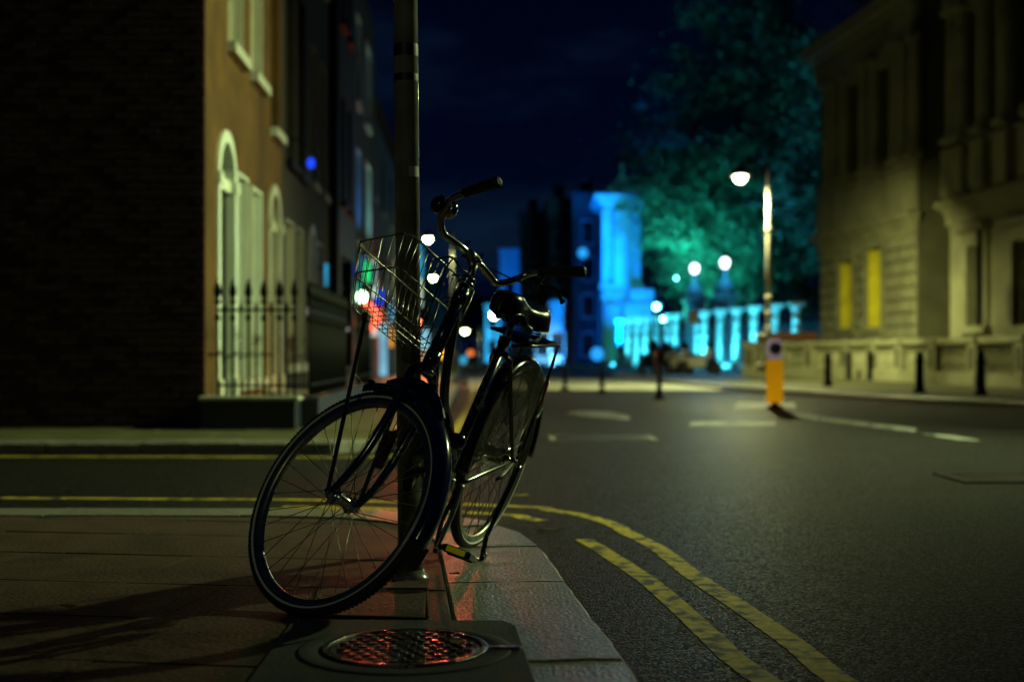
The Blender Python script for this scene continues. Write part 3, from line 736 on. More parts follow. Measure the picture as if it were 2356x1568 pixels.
# cranks, pedals, chain case
for c, lab in ((1, None), (-1, None)):
    a0 = B(.490,-.043,.066*c); a1 = B(.482+.125*c,-.043-.172*c,.080*c)
    am = a0.lerp(a1,.5)+le*c*.006
    ck = MB().tube([a0-(a1-a0).normalized()*.012, a0, am, a1, a1+(a1-a0).normalized()*.010], [.012,.0155,.0105,.0120,.009], 12, flat=(.75,1.0), up=tuple(le))
    ck.lathe([(.013,0),(.013,.018),(.009,.022)], a0-le*c*.012, le*c, 14)
    crank = ck.build('crank', 'alloy', bike)
    pedf = Vector((-.208,-.925,.32)); pedf = (pedf-le*pedf.dot(le)).normalized(); pedu = pedf.cross(le)
    if pedu.z < 0: pedu = -pedu
    M = Matrix.Translation(a1+le*c*.022)@Matrix((le*c, pedf if c > 0 else -pedf, pedu)).transposed().to_4x4()
    pd = MB().lathe([(.0085,-.02),(.0085,0),(.006,.004),(.006,.098)], M @ Vector((0,0,0)), le*c, 12)
    ped = pd.build('pedal', 'rubber', bike)
    for y in (-.034, .017):
        MB().bbox((.008,y,-.013),(.100,y+.020,.013), .004, M).build('pedal_block', 'rubber', ped)
    MB().bbox((.004,-.036,-.010),(.009,.038,.010), .002, M).build('pedal_plate', 'frame_black', ped); MB().bbox((.099,-.036,-.010),(.104,.038,.010), .002, M).build('pedal_plate', 'frame_black', ped)
    for y, yy in ((.0365,.0395),(-.0375,-.0345)):
        MB().bbox((.020,y,-.0100),(.086,yy,.0100), .001, M).build('reflector', 'reflector_yellow', ped)
M = Matrix((fw, up, le*-1)).transposed().to_4x4(); M.translation = B(0,0,-.046)
cc = []
for i in range(13): t = -pi/2+pi*i/12; cc.append((.482+.105*cos(t), -.043+.105*sin(t)))
for i in range(9): t = pi/2+pi*i/8; cc.append((.0+.052*cos(t), .0+.052*sin(t)))
MB().prism(cc, (B(0,0,-.066), fw, up), .034).build('chain_case', 'frame_black', bike)
# coat guards: dark vinyl over the upper part of the rear wheel
for c in (1, -1):
    v = []; n = 30; t0, t1 = R_(8), R_(150)
    for i in range(n+1):
        t = t0+(t1-t0)*i/n; d = e1r*cos(t)+e2r*sin(t); lowr = .075+.10*max(0, (i/n-.62)/.38)
        for r in (lowr, .2, .29, .358): v.append(Rh+d*r+le*c*(.046-.012*(r-.1)/.26+.0012*sin(i*1.3)))
    MB().add(v, [(i*4+j, i*4+j+1, i*4+j+5, i*4+j+4) for i in range(n) for j in range(3)], True).build('coat_guard', 'coat_guard', bike)
    for i in (0, n):
        MB().tube([v[i*4], v[i*4+3]], .0022, 6).build('guard_hem', 'frame_black', bike)
# drum at the bracket side: rear hub brake arm
MB().tube([B(0.02,-.01,.075), B(.10,-.045,.074), B(.16,-.05,.07)], [.008,.007,.005], 8, flat=(1.3,.5)).build('brake_arm', 'strap_metal', bike)
MB().lathe([(.024,-.012),(.030,-.008),(.030,.012),(.022,.018),(.010,.022)], B(.545,.055,.0), fw, 18).build('dynamo', 'frame_black', bike) if False else None
bb = MB().lathe([(.014,-.02),(.025,-.016),(.027,.0),(.027,.03),(.020,.042),(.008,.046)], B(.585,.118,.030), (fw*.5+up*.2+le*.8).normalized(), 20)
bb.build('bell_lamp', 'frame_black', bike)
# wire basket hung in front of the bars (turned with them)
tf, tr_, ztf, ztr, wt, ct = .289, .076, .733, .777, .178, .045
bf, br, zbf, zbr, wb, cb = .234, .077, .530, .555, .159, .023
def bpt(u, w, l):
    """u: 0 rear .. 1 front, w: -1..1 across, l: 0 floor .. 1 rim"""
    F0 = bf*u+br*(1-u); Z0 = zbf*u+zbr*(1-u); F1 = tf*u+tr_*(1-u); Z1 = ztf*u+ztr*(1-u)
    return V(F0*(1-l)+F1*l, (cb+wb*w)*(1-l)+(ct+wt*w)*l, Z0*(1-l)+Z1*l)
def rect(l, rad=.22, out=0):
    p = []
    for (u, w, a0) in ((1,1,0),(0,1,90),(0,-1,180),(1,-1,270)):
        for i in range(5):
            t = R_(a0+90*i/4); cu = (1-rad) if u == 1 else rad; cw = (1-rad*.6)*w
            du = cos(t)*rad if True else 0; dw = sin(t)*rad*.6
            p.append(bpt(cu+du, cw+dw, l))
    return p
basket = MB().tube(rect(1.0), .0026, 8, closed=True).build('basket', 'wire', bike)
MB().tube(rect(.52), .0024, 8, closed=True).build('hoop', 'wire', basket)
for i in range(13):
    w = -.93+1.86*i/12
    pts = [bpt(0,w*.96,1.0), bpt(.01,w,.5), bpt(.02,w,.12), bpt(.06,w,.02), bpt(.14,w,0), bpt(.86,w,0), bpt(.94,w,.02), bpt(.985,w,.12), bpt(.99,w,.5), bpt(1.0,w*.96,1.01)]
    MB().tube(pts, .0015, 6).build('wire', 'wire', basket)
for i in range(5):
    u = .10+.80*i/4
    pts = [bpt(u,-1,1.0), bpt(u,-.99,.5), bpt(u,-.98,.12), bpt(u,-.95,.02), bpt(u,-.88,-.004), bpt(u,.88,-.004), bpt(u,.95,.02), bpt(u,.98,.12), bpt(u,.99,.5), bpt(u,1,1.01)]
    MB().tube(pts, .0018, 6).build('wire', 'wire', basket)
MB().tube(catmull([bpt(0,.25,.95), V(.055,.05,.80), V(.05,0,.79), V(.055,-.05,.80), bpt(0,-.25,.95)], 5), .003, 8).build('basket_hook', 'strap_metal', basket)

# shackle lock through the frame and round the pole
def px(x, y, Y): return Vector(((x-2048)/5212*Y, Y, H-(y-1420)/5212*Y))
lk = thing('bicycle_lock', 'shackle lock with dark red barrel passed round the pole and the frame', 'lock', px(1560, 1960, 4.33))
MB().lathe([(.016,0),(.021,.004),(.021,.085),(.019,.125),(.015,.13)], px(1508, 1868, 4.36), (px(1575,1720,4.36)-px(1508,1868,4.36)), 18).build('barrel', 'red_plastic', lk)
MB().tube(catmull([px(1560,1745,4.38), px(1630,1720,4.40), px(1700,1760,4.40), px(1712,1812,4.38), px(1680,1890,4.36), px(1660,1968,4.34)], 6), .0085, 12, flat=(1.5,.8)).build('shackle', 'alloy', lk)
MB().lathe([(.013,0),(.018,.006),(.019,.07),(.010,.092)], px(1661,1962,4.34), (px(1668,2075,4.34)-px(1661,1962,4.34)), 14).build('shackle_sleeve', 'rubber', lk)

# ================================================================== LEFT: BRICK TERRACE ALONG THE STREET
C0 = Vector((-3.06, 13.0, 0)); D0 = Vector((-.0327, 1, 0)).normalized(); O0 = Vector((D0.y, -D0.x, 0))   # along, outward (towards the street)
def FP(u, o, z): return C0+D0*u+O0*o+Vector((0,0,z))
def fbox(mb, u0, u1, o0, o1, z0, z1):
    v = [FP(u,o,z) for z in (z0,z1) for (u,o) in ((u0,o0),(u1,o0),(u1,o1),(u0,o1))]
    mb.add(v, [(0,1,2,3),(7,6,5,4),(4,5,1,0),(5,6,2,1),(6,7,3,2),(7,4,0,3)])
def wall_holes(mb, u0, u1, z0, z1, holes, F, t=.22):
    """front face at o=0 with rectangular openings and their reveals of depth t; F(u,o,z) maps to the world"""
    us = sorted({u0, u1, *[h[0] for h in holes], *[h[1] for h in holes]}); zs = sorted({z0, z1, *[h[2] for h in holes], *[h[3] for h in holes]})
    for a, b in zip(us[:-1], us[1:]):
        for c, d in zip(zs[:-1], zs[1:]):
            if any(h[0] <= a and b <= h[1] and h[2] <= c and d <= h[3] for h in holes): continue
            mb.add([F(a,0,c),F(b,0,c),F(b,0,d),F(a,0,d)], [(0,1,2,3)])
    for a, b, c, d in [h[:4] for h in holes]:
        for q in ([(a,0,c),(a,-t,c),(a,-t,d),(a,0,d)],[(b,0,c),(b,0,d),(b,-t,d),(b,-t,c)],[(a,0,d),(a,-t,d),(b,-t,d),(b,0,d)],[(a,0,c),(b,0,c),(b,-t,c),(a,-t,c)]):
            mb.add([F(*p) for p in q], [(0,1,2,3)])
def box_F(mb, F, u0, u1, o0, o1, z0, z1):
    v = [F(u,o,z) for z in (z0,z1) for (u,o) in ((u0,o0),(u1,o0),(u1,o1),(u0,o1))]
    mb.add(v, [(0,1,2,3),(7,6,5,4),(4,5,1,0),(5,6,2,1),(6,7,3,2),(7,4,0,3)])
def sash(parent, F, h, mf, reveal, sillm='sill_stone', cols=2, rows=4, sill=True, glass='glass_dark', rev_o=.0):
    """window: painted reveal lining and sash bars (window), panes and a projecting sill"""
    a, b, c, d = h; mb = MB(); t = .06
    if reveal:
        for q in ((a,a+.03,-.215,rev_o,c,d),(b-.03,b,-.215,rev_o,c,d),(a+.03,b-.03,-.215,rev_o,d-.03,d)): box_F(mb, F, *q)
    i0 = .03 if reveal else 0
    box_F(mb, F, a+i0, a+i0+t, -.18,-.13, c, d-i0); box_F(mb, F, b-i0-t, b-i0, -.18,-.13, c, d-i0); box_F(mb, F, a+i0+t, b-i0-t, -.18,-.13, d-i0-t, d-i0); box_F(mb, F, a+i0+t, b-i0-t, -.18,-.13, c, c+t*1.3)
    gu0, gu1, gz0, gz1 = a+i0+t, b-i0-t, c+t*1.3, d-i0-t
    for i in range(1, cols): u = gu0+(gu1-gu0)*i/cols; box_F(mb, F, u-.012, u+.012, -.17,-.14, gz0, gz1)
    for j in range(1, rows): z = gz0+(gz1-gz0)*j/rows; hh = .022 if j*2 == rows else .012; box_F(mb, F, gu0, gu1, -.168,-.138, z-hh, z+hh)
    w = mb.build('window', mf, parent)
    for i in range(cols):
        for j in range(rows):
            g = MB(); u = gu0+(gu1-gu0)*i/cols; u2 = gu0+(gu1-gu0)*(i+1)/cols; z = gz0+(gz1-gz0)*j/rows; z2 = gz0+(gz1-gz0)*(j+1)/rows
            box_F(g, F, u+.004, u2-.004, -.158,-.150, z+.004, z2-.004); g.build('pane', glass, w)
    if sill:
        s_ = MB(); box_F(s_, F, a-.05, b+.05, -.21, .10, c-.12, c-.002); s_.build('sill', sillm, w)
    return w
def arch_door(parent, F, a, b, zs, zc, mf, doorcol='black_paint'):
    """arched doorcase: painted pilasters and arch, fanlight, leaf. zs = step height, zc = springing"""
    r = (b-a)/2; uc = (a+b)/2; top = zc+r
    sp = MB(); n = 16                                    # spandrels closing the square hole above the arch
    for i in range(n):
        t0, t1 = pi*i/n, pi*(i+1)/n; p0 = (uc+r*cos(t0), zc+r*sin(t0)); p1 = (uc+r*cos(t1), zc+r*sin(t1))
        sp.add([F(p0[0],0,p0[1]),F(p0[0],0,top),F(p1[0],0,top),F(p1[0],0,p1[1])], [(0,1,2,3)])
    fill = sp.build('arch_spandrel', BR, parent)
    mb = MB(); w_ = .13
    for u0, u1 in ((a, a+w_), (b-w_, b)):
        box_F(mb, F, u0, u1, -.14, .035, zs+.22, zc); box_F(mb, F, u0-.03, u1+.03, -.14, .07, zs, zs+.22); box_F(mb, F, u0-.02, u1+.02, -.14, .06, zc-.08, zc+.04)
    for i in range(n):
        t0, t1 = pi*i/n, pi*(i+1)/n; q = []
        for o in (-.14, .035):
            for rr, t in ((r, t0), (r, t1), (r-w_, t1), (r-w_, t0)): q.append(F(uc+rr*cos(t), o, zc+rr*sin(t)))
        mb.add(q, [(4,5,6,7),(3,2,1,0),(0,1,5,4),(1,2,6,5),(2,3,7,6),(3,0,4,7)])
    box_F(mb, F, a+w_, b-w_, -.13, -.02, zc-.08, zc+.05)
    dc = mb.build('doorcase', mf, parent)
    fn = MB()
    for i in range(7):
        t = pi*(i+.5)/7; u = uc+(r-w_)*cos(t); z = zc+.05+(r-w_-.05)*sin(t); fn.tube([F(uc,-.1,zc+.06), F(u,-.1,z)], .010, 6)
    fn.build('fanlight_bars', mf, dc)
    g = MB(); g.add([F(uc+(r-w_)*cos(pi*i/n), -.115, zc+.05+(r-w_)*sin(pi*i/n)*.98) for i in range(n+1)], [tuple(range(n+1))]); g.build('fanlight', 'glass_dark', dc)
    d = MB(); box_F(d, F, a+w_, b-w_, -.12, -.075, zs, zc-.08); lf = d.build('door', doorcol, parent)
    pn = MB()
    for u0, u1 in ((a+w_+.07, uc-.03), (uc+.03, b-w_-.07)):
        for z0, z1 in ((zs+.15, zs+.62), (zs+.75, zc-.2)):
            q = MB(); box_F(q, F, u0, u1, -.075, -.06, z0, z1); q.build('door_panel', doorcol, lf)
    k = MB(); k.lathe([(.01,0),(.03,.02),(.03,.04),(0,.06)], F(uc+.02,-.075,(zs+zc)/2-.15), O0, 10); k.build('knob', 'chrome', lf)
    st = MB(); box_F(st, F, a-.12, b+.12, -.1, .95, -.02, zs-.005); s = st.build('doorstep', 'granite', parent)
    return dc

HT = 11.5
# -------- corner house: dark brick gable towards the lane, ochre front
hA = thing('brick_house', 'corner house with ochre brick front, pale arched doors and dark brick gable', 'house', (-3.06, 13.0, 0))
BR = 'brick_ochre'
holesA = [(.52,1.62,.25,3.15),(1.72,2.40,.45,2.80),(2.68,3.40,.45,2.76),(4.02,5.10,.25,3.02),
          (1.22,2.16,4.15,6.3),(2.72,3.62,4.15,6.3),(4.3,5.05,3.75,6.2),(1.2,2.1,7.2,8.9),(2.7,3.6,7.2,8.9),(4.3,5.1,7.2,8.9)]
w = MB(); wall_holes(w, 0, 5.3, -.1, HT, holesA, FP); w.build('front_wall', 'brick_ochre', hA)
arch_door(hA, FP, .52, 1.62, .25, 2.60, 'painted_white'); 
arch_door(hA, FP, 4.02, 5.10, .25, 2.48, 'painted_cream')
for h in holesA[1:3]: sash(hA, FP, h, 'painted_white', True, rev_o=.03)
for h in holesA[4:6]: sash(hA, FP, h, 'painted_cream', True)
sash(hA, FP, holesA[6], 'black_paint', False)
for h in holesA[7:]: sash(hA, FP, h, 'painted_cream', False)
w = MB()                                                   # backs of the openings and the hidden walls
for h in holesA: fbox(w, h[0]-.05, h[1]+.05, -.3, -.235, h[2]-.05, h[3]+.05)
fbox(w, .0, 5.3, -9, -8.9, -.1, HT); fbox(w, 0, 5.3, -8.9, 0, HT, HT+.02); fbox(w, 5.2, 5.29, -8.9, -.3, -.1, HT)
w.build('inner_wall', 'render_dark', hA)
# gable towards the lane: mortar bed with every brick laid on it
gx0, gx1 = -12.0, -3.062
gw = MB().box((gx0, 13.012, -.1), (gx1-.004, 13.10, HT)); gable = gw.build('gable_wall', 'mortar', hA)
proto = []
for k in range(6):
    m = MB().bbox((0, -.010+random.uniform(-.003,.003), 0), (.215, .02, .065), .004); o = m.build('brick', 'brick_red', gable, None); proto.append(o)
OFFA = OFF[hA.name]
cnt = 0; rest = MB(); used = set()
rowz = -.02
for r in range(int(4.6/.0775)):
    z = rowz+r*.0775; off = .1125 if r % 2 else 0
    i = 0
    x = gx1-.004
    if r % 2: rest.box((x-.102, 12.990, z), (x, 13.02, z+.065)); x -= .1125
    while x > -5.45:
        x0 = x-.2175
        if z < .55 and False: pass
        big = (x0 > -3.98 and z < 4.6 and cnt < 286)
        M_ = Vector((x0, 13.0+.0, z))
        if big:
            k = random.randrange(6); c = proto[k] if k not in used else bpy.data.objects.new('brick', proto[k].data)
            if k not in used: used.add(k)
            else: COL.objects.link(c); c.parent = gable
            c.location = M_+OFFA*0+Vector((0,0,0)); c.location = M_
            cnt += 1
        else:
            d = random.uniform(-.003,.003); rest.box((x0, 12.990+d, z), (x0+.215, 13.02, z+.065))
        x -= .225
for o in proto:
    # proto meshes were written relative to the house base: put them back on the wall's own zero
    for vtx in o.data.vertices: vtx.co += OFFA
for o in list(gable.children):
    o.location = Vector(o.location)-OFFA
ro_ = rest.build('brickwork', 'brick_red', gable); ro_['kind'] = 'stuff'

# area plinth and iron railings in front of the corner house
pl = MB().bbox((-3.04, 12.70, -.02), (-2.1, 12.98, .285), .015)
plo = pl.build('area_plinth', 'plinth_blue'); tag(plo, 'low dark blue plinth under the spiked railings at the house corner', 'plinth')
MB().bbox((-3.055, 12.69, .286), (-2.08, 12.99, .325), .008).build('coping', 'sill_stone', plo)
pl2 = MB(); fbox(pl2, .02, 8.2, .95, 1.12, -.02, .30); pl2 = pl2.build('area_plinth', 'plinth_blue'); tag(pl2, 'dark plinth of the area railings running away along the house fronts', 'plinth')
def finial(mb, x, y, z, s=1.0):
    mb.lathe([(.010*s,0),(.022*s,.012*s),(.010*s,.03*s),(.014*s,.045*s),(.026*s,.07*s),(.018*s,.11*s),(.002,.16*s)], (x,y,z), n=8)
def railing(name, p0, p1, n, label, z0=.32, big=2, group=None):
    p0 = Vector(p0); p1 = Vector(p1)
    t = thing(name, label, 'railing', (p0.x, p0.y, 0))
    rl = MB()
    for z in (.42, 1.16): 
        M = Matrix.Translation(p0); d = (p1-p0); e = d.normalized(); nn = Vector((-e.y, e.x, 0))
        q = [p0+nn*s_*.014+Vector((0,0,z+h)) for h in (0,.022) for s_ in (-1,1)]+[p1+nn*s_*.014+Vector((0,0,z+h)) for h in (0,.022) for s_ in (-1,1)]
        rl.add(q, [(0,1,5,4),(1,3,7,5),(3,2,6,7),(2,0,4,6),(0,2,3,1),(4,5,7,6)])
    rl.build('rail', 'black_paint', t)
    for i in range(n+1):
        p = p0.lerp(p1, i/n); m = MB(); s_ = 1.6 if i % big == 0 else .8
        m.tube([(p.x,p.y,z0),(p.x,p.y,1.24 if i % big == 0 else 1.14)], .013 if i % big == 0 else .010, 8)
        finial(m, p.x, p.y, 1.23 if i % big == 0 else 1.13, s_)
        if i % big == 0: m.lathe([(.012,0),(.028,.02),(.028,.05),(.012,.07)], (p.x,p.y,1.06), n=8)
        m.build('railing_bar', 'black_paint', t)
    return t
railing('iron_railing', (-2.90, 12.83, 0), (-2.14, 12.83, 0), 10, 'spiked black iron railing on the plinth facing the lane')
a = FP(.05, 1.03, 0); b = FP(3.85, 1.03, 0)
railing('iron_railing', a, b, 28, 'spiked black iron railing along the house front before the second door')
a = FP(5.5, 1.03, 0); b = FP(8.0, 1.03, 0)
railing('iron_railing', a, b, 18, 'short run of spiked black railing beyond the second door')

# -------- second house: brown, unlit
hB = thing('brick_house', 'tall brown brick house with black window openings next to the corner house', 'house', FP(5.3,0,0))
BR = 'brick_brown'
holesB = [(5.75,6.65,.6,2.7),(7.0,7.8,.6,2.7),(8.25,9.15,.25,2.9),(9.6,10.4,.6,2.7),
          (5.75,6.7,3.55,6.3),(7.0,7.9,3.55,6.3),(8.55,9.35,3.6,5.9),(10.0,10.8,3.6,5.9),(5.75,6.7,7.3,9.2),(8.55,9.35,7.3,9.2),(10.0,10.8,7.3,9.2)]
w = MB(); wall_holes(w, 5.3, 11.6, -.1, HT+.4, holesB, FP); w.build('front_wall', 'brick_brown', hB)
for h in (holesB[0],holesB[1],holesB[3]): sash(hB, FP, h, 'painted_cream', True)
arch_door(hB, FP, 8.25, 9.15, .25, 2.45, 'painted_cream')
for h in holesB[4:6]: sash(hB, FP, h, 'black_paint', False, sillm='black_paint')
for h in holesB[6:8]: sash(hB, FP, h, 'painted_cream', True, rev_o=.02)
for h in holesB[8:]: sash(hB, FP, h, 'painted_cream', False)
w = MB()
for h in holesB: fbox(w, h[0]-.05, h[1]+.05, -.3, -.235, h[2]-.05, h[3]+.05)
fbox(w, 5.3, 11.6, -9, -8.9, -.1, HT+.4); fbox(w, 5.3, 11.6, -8.9, 0, HT+.4, HT+.42); fbox(w, 5.301, 5.36, -8.9, -.3, HT, HT+.4)
w.build('inner_wall', 'render_dark', hB)
dpz = MB()
dpz.tube([FP(11.55,.06,-.05), FP(11.55,.06,HT)], .05, 10)
dpo = dpz.build('drainpipe', 'black_paint', hB)
# round blue lamp on its bracket between the second door and the dark windows
bl_ = FP(5.2, .42, 0); bl_.z = zz(376, bl_.y)
t = thing('wall_lantern', 'small blue lamp on an iron bracket high on the house front', 'wall lamp', bl_)
MB().tube(catmull([FP(5.2,.0,bl_.z+.30), FP(5.2,.2,bl_.z+.33), FP(5.2,.42,bl_.z+.20), FP(5.2,.42,bl_.z+.09)], 5), .014, 8).build('bracket', 'black_paint', t)
emis('blue_lamp', (.015,.07,1.), 2.2)
MB().lathe([(.02,-.07),(.05,-.05),(.06,0),(.05,.05),(.02,.08)], bl_, n=12).build('globe', 'blue_lamp', t)

# -------- third building: black, forward of the others; then blue-washed fronts further off
hC = thing('dark_house', 'tall black painted building rising out of the frame beyond the brown house', 'house', FP(11.6,0,0))
w = MB(); holesC = [(12.1,12.9,3.7,5.8),(13.5,14.3,3.7,5.8),(12.1,14.6,.5,2.7),(12.1,12.9,7.2,9.0),(13.5,14.3,7.2,9.0)]
FC = lambda u, o, z: FP(u, o+.16, z)
wall_holes(w, 11.62, 15.6, -.1, HT+.9, holesC, FC); 
w.add([FC(11.62,0,-.1),FC(11.62,-9,-.1),FC(11.62,-9,HT+.9),FC(11.62,0,HT+.9)],[(3,2,1,0)]); w.add([FC(15.6,0,-.1),FC(15.6,-9,-.1),FC(15.6,-9,HT+.9),FC(15.6,0,HT+.9)],[(0,1,2,3)])
w.build('front_wall', 'render_dark', hC)
for h in holesC: sash(hC, FC, h, 'black_paint', False, sillm='black_paint')
w = MB()
for h in holesC: box_F(w, FC, h[0]-.05, h[1]+.05, -.3, -.235, h[2]-.05, h[3]+.05)
w.build('inner_wall', 'render_dark', hC)
hD = thing('shop_house', 'narrow shop house with tall blue lit window surrounds beyond the black building', 'house', FP(16.2,0,0))
BR = 'brick_brown'
holesD = [(16.6,18.0,3.35,5.5),(19.6,21.2,3.35,5.6),(16.6,18.0,6.6,8.6),(19.6,21.2,6.6,8.6),(16.6,21.6,.3,2.4)]
w = MB(); wall_holes(w, 15.61, 23.5, -.1, 9.8, holesD, FP); w.build('front_wall', 'brick_brown', hD)
for i, h in enumerate(holesD[:4]): sash(hD, FP, h, 'painted_white', True, rev_o=.06)
w = MB()
for h in holesD: fbox(w, h[0]-.05, h[1]+.05, -.3, -.235, h[2]-.05, h[3]+.05)
fbox(w, 15.62, 23.5, -9, -8.9, -.1, 9.8); fbox(w, 15.62, 23.5, -8.9, 0, 9.8, 9.82); w.build('inner_wall', 'render_dark', hD)
w = MB(); fbox(w, 16.2, 22.0, .0, .18, 2.5, 3.05); fas = w.build('fascia', 'shop_dark', hD)
w = MB()
for u in (16.4, 17.6, 18.8, 20.0, 21.2): fbox(w, u-.06, u+.06, -.12, .06, -.1, 2.45)
w.build('shopfront_frame', 'shop_dark', hD)
for k, u in enumerate((17.3, 20.4)):  # unseen uplights, assumed from the blue light on the window surrounds
    q = FP(u, .55, 3.12); t = thing('assumed_fascia_uplight', ['assumed blue uplight over the shop front, the nearer one','assumed pale blue uplight over the shop front, the farther one'][k], 'uplight', FP(u, .3, 3.06))
    m = MB(); fbox(m, u-.1, u+.1, .18, .6, 3.06, 3.11); m.build('housing', 'black_paint', t)
    light('uplight_beam', 'SPOT', FP(u, .5, 3.2), ((.03,.30,1.),(.25,.75,.85))[k], (70, 110)[k], target=FP(u+.1, .0, 5.0), size=.06, cone=100, blend=.8, parent=t)
hE = thing('terrace_house', 'low grey terrace with pitched roof far along the left side of the street', 'house', FP(24,0,0))
w = MB()
FE = lambda u, o, z: FP(u, o-.2, z)
holesE = [(25.2+4.2*i+q, 26.2+4.2*i+q, z, z+1.7) for i in range(7) for q in (0,) for z in (3.0, 5.4)]
wall_holes(w, 23.6, 56, -.1, 7.9, holesE, FE); w.add([FE(23.6,0,-.1),FE(23.6,-8,-.1),FE(23.6,-8,7.9),FE(23.6,0,7.9)],[(3,2,1,0)]); w.build('front_wall', 'grey_stone', hE)
w = MB()
for h in holesE: box_F(w, FE, h[0]-.05, h[1]+.05, -.3, -.235, h[2]-.05, h[3]+.05)
w.build('inner_wall', 'render_dark', hE)
for h in holesE[:8]: sash(hE, FE, h, 'painted_cream', False, cols=2, rows=2)
w = MB(); w.add([FE(23.4,.3,7.9),FE(56,.3,7.9),FE(56,-4,9.6),FE(23.4,-4,9.6),FE(23.4,-8,7.9),FE(56,-8,7.9)],[(0,1,2,3),(3,2,5,4),(0,3,4)]); rf = w.build('roof', 'slate', hE)
for u in (30, 39, 48):
    w = MB(); box_F(w, FE, u, u+1.6, -4.4, -3.4, 9.0, 11.0); ch = w.build('chimney', 'brick_brown', rf)
hF = thing('terrace_house', 'faint far block closing the left side of the street', 'house', FP(60,0,0))
w = MB(); fbox(w, 57, 150, -9, -.6, -.1, 8.2); w.build('wall', 'grey_stone', hF)
for i in range(9):
    for z in (2.9, 5.3):
        w = MB(); fbox(w, 59+5*i, 60.4+5*i, -.6, -.52, z, z+1.7); w.build('window', 'glass_dark', hF)
w = MB(); w.add([FP(57,-.5,8.2),FP(150,-.5,8.2),FP(150,-5,10),FP(57,-5,10),FP(57,-9,8.2),FP(150,-9,8.2)],[(0,1,2,3),(3,2,5,4),(0,3,4)]); w.build('roof', 'slate', hF)

# -------- glowing shop signs along the left side (all hung on or standing by the fronts)
def sign_box(name, px0, px1, py0, py1, Y, m, label, cat, dep=.14, frame=True, group=None):
    Y = min(Y, 7904/(1080-px0)-.9)
    a = at(px0, Y); b = at(px1, Y); z0, z1 = zz(py1, Y), zz(py0, Y)
    t = thing(name, label, cat, (a.x, Y, z0), group)
    MB().bbox((a.x, Y, z0), (b.x, Y+dep, z1), .02).build('case', 'black_paint', t)
    MB().box((a.x+.02, Y-.008, z0+.02), (b.x-.02, Y-.001, z1-.02)).build('lit_face', m, t)
    wx = -3.06-.0327*(Y-13)
    if a.x > wx+.05: MB().tube([(wx-.05, Y+dep/2, z1-.08),(a.x+.03, Y+dep/2, z1-.08)], .018, 8).build('bracket', 'black_paint', t)
    return t
emis('sign_green', (.01,1.,.22), 2.27); emis('sign_white', (.75,1.,.72), 1.57, 1.3); emis('sign_cyan', (.05,.5,.85), 1.16, 1.2); emis('sign_blue_glow', (.01,.06,.75), 1.68)
emis('sign_orange', (1.,.42,.02), 1.89); emis('sign_red', (1.,.16,.07), 2.25); emis('strip_white', (.95,.85,.8), 1.26); emis('pillar_cyan', (.30,.72,.95), 1.26, .8); emis('window_warm', (1.,.62,.30), 0.63, 1.5)
emis('sign_teal', (.03,.85,.62), 1.26)
sign_box('projecting_sign', 831, 853, 601, 650, 33.0, 'sign_green', 'green lit sign projecting from the shop front behind the basket', 'sign')
sign_box('projecting_sign', 855, 868, 596, 688, 34.2, 'sign_white', 'tall pale lit banner sign right of the green sign', 'sign')
sign_box('projecting_sign', 818, 830, 650, 706, 32.2, 'sign_teal', 'narrow teal lit sign left of the bright green lamp', 'sign')
sign_box('projecting_sign', 806, 818, 604, 640, 31.5, 'sign_blue_glow', 'dim blue sign at the black building', 'sign')
sign_box('hanging_sign', 857, 886, 664, 704, 36, 'sign_blue_glow', 'deep blue square sign behind the basket', 'sign')
sign_box('window_sign', 744, 757, 604, 661, 24.0, 'sign_cyan', 'cyan lit window sign in the dark front left of the basket', 'sign', .1)
sign_box('lit_pillar', 871, 893, 742, 866, 40, 'pillar_cyan', 'tall pale cyan lit advertising column left of the pole', 'advertising column', .5)
sign_box('shop_window', 893, 906, 755, 800, 42, 'sign_orange', 'orange lit shop window left of the pole', 'shop window')
sign_box('shop_window', 895, 906, 700, 742, 43, 'sign_cyan', 'blue lit shop window above the orange window', 'shop window')
sign_box('shop_window', 957, 975, 560, 640, 62, 'sign_cyan', 'blue lit shop front right of the pole under the nearest far lamp', 'shop window')
sign_box('shop_window', 956, 972, 640, 706, 60, 'sign_white', 'pale green lit panel right of the pole', 'shop window')
sign_box('shop_window', 958, 988, 755, 806, 58, 'pillar_cyan', 'bluish lit shop window right of the pole near the red light', 'shop window')
sign_box('shop_window', 960, 992, 806, 850, 57, 'window_warm', 'peach lit doorway right of the pole', 'shop window')
sign_box('shop_window', 850, 872, 742, 776, 35, 'strip_white', 'pale lit shop window under the red lights', 'shop window')
def bulb(name, px, py, Y, r, m, label, cat, group=None, stalk=None):
    Y = min(Y, 7904/(1080-px)-1.2) if px < 1080 and stalk == 'wall' else Y
    p = at(px, Y, py)
    t = thing(name, label, cat, p, group)
    MB().lathe([(r*.3,-r),(r*.8,-r*.6),(r,0),(r*.8,r*.6),(r*.3,r)], p, n=14).build('globe', m, t)
    MB().lathe([(r*.3,r),(r*.6,r*1.03),(r*.4,r*1.2),(.01,r*1.35)], p, n=14).build('cap', 'black_paint', t)
    if stalk == 'wall':
        wx = -3.06-.0327*(Y-13)
        MB().tube([(wx-.03, Y, p.z+r*1.6),(p.x, Y, p.z+r*1.6)], .02, 8).build('bracket', 'black_paint', t)
    elif stalk == 'ground': MB().tube([(p.x, Y+r*1.2, -.12),(p.x, Y+r*1.2, p.z)], .05, 8).build('post', 'black_paint', t)
    return t
emis('green_white', (.62,1.,.55), 26.)
bulb('wall_lantern', 833, 683, 28.6, .11, 'green_white', 'brilliant green white lamp behind the wire basket', 'wall lamp', stalk='wall')
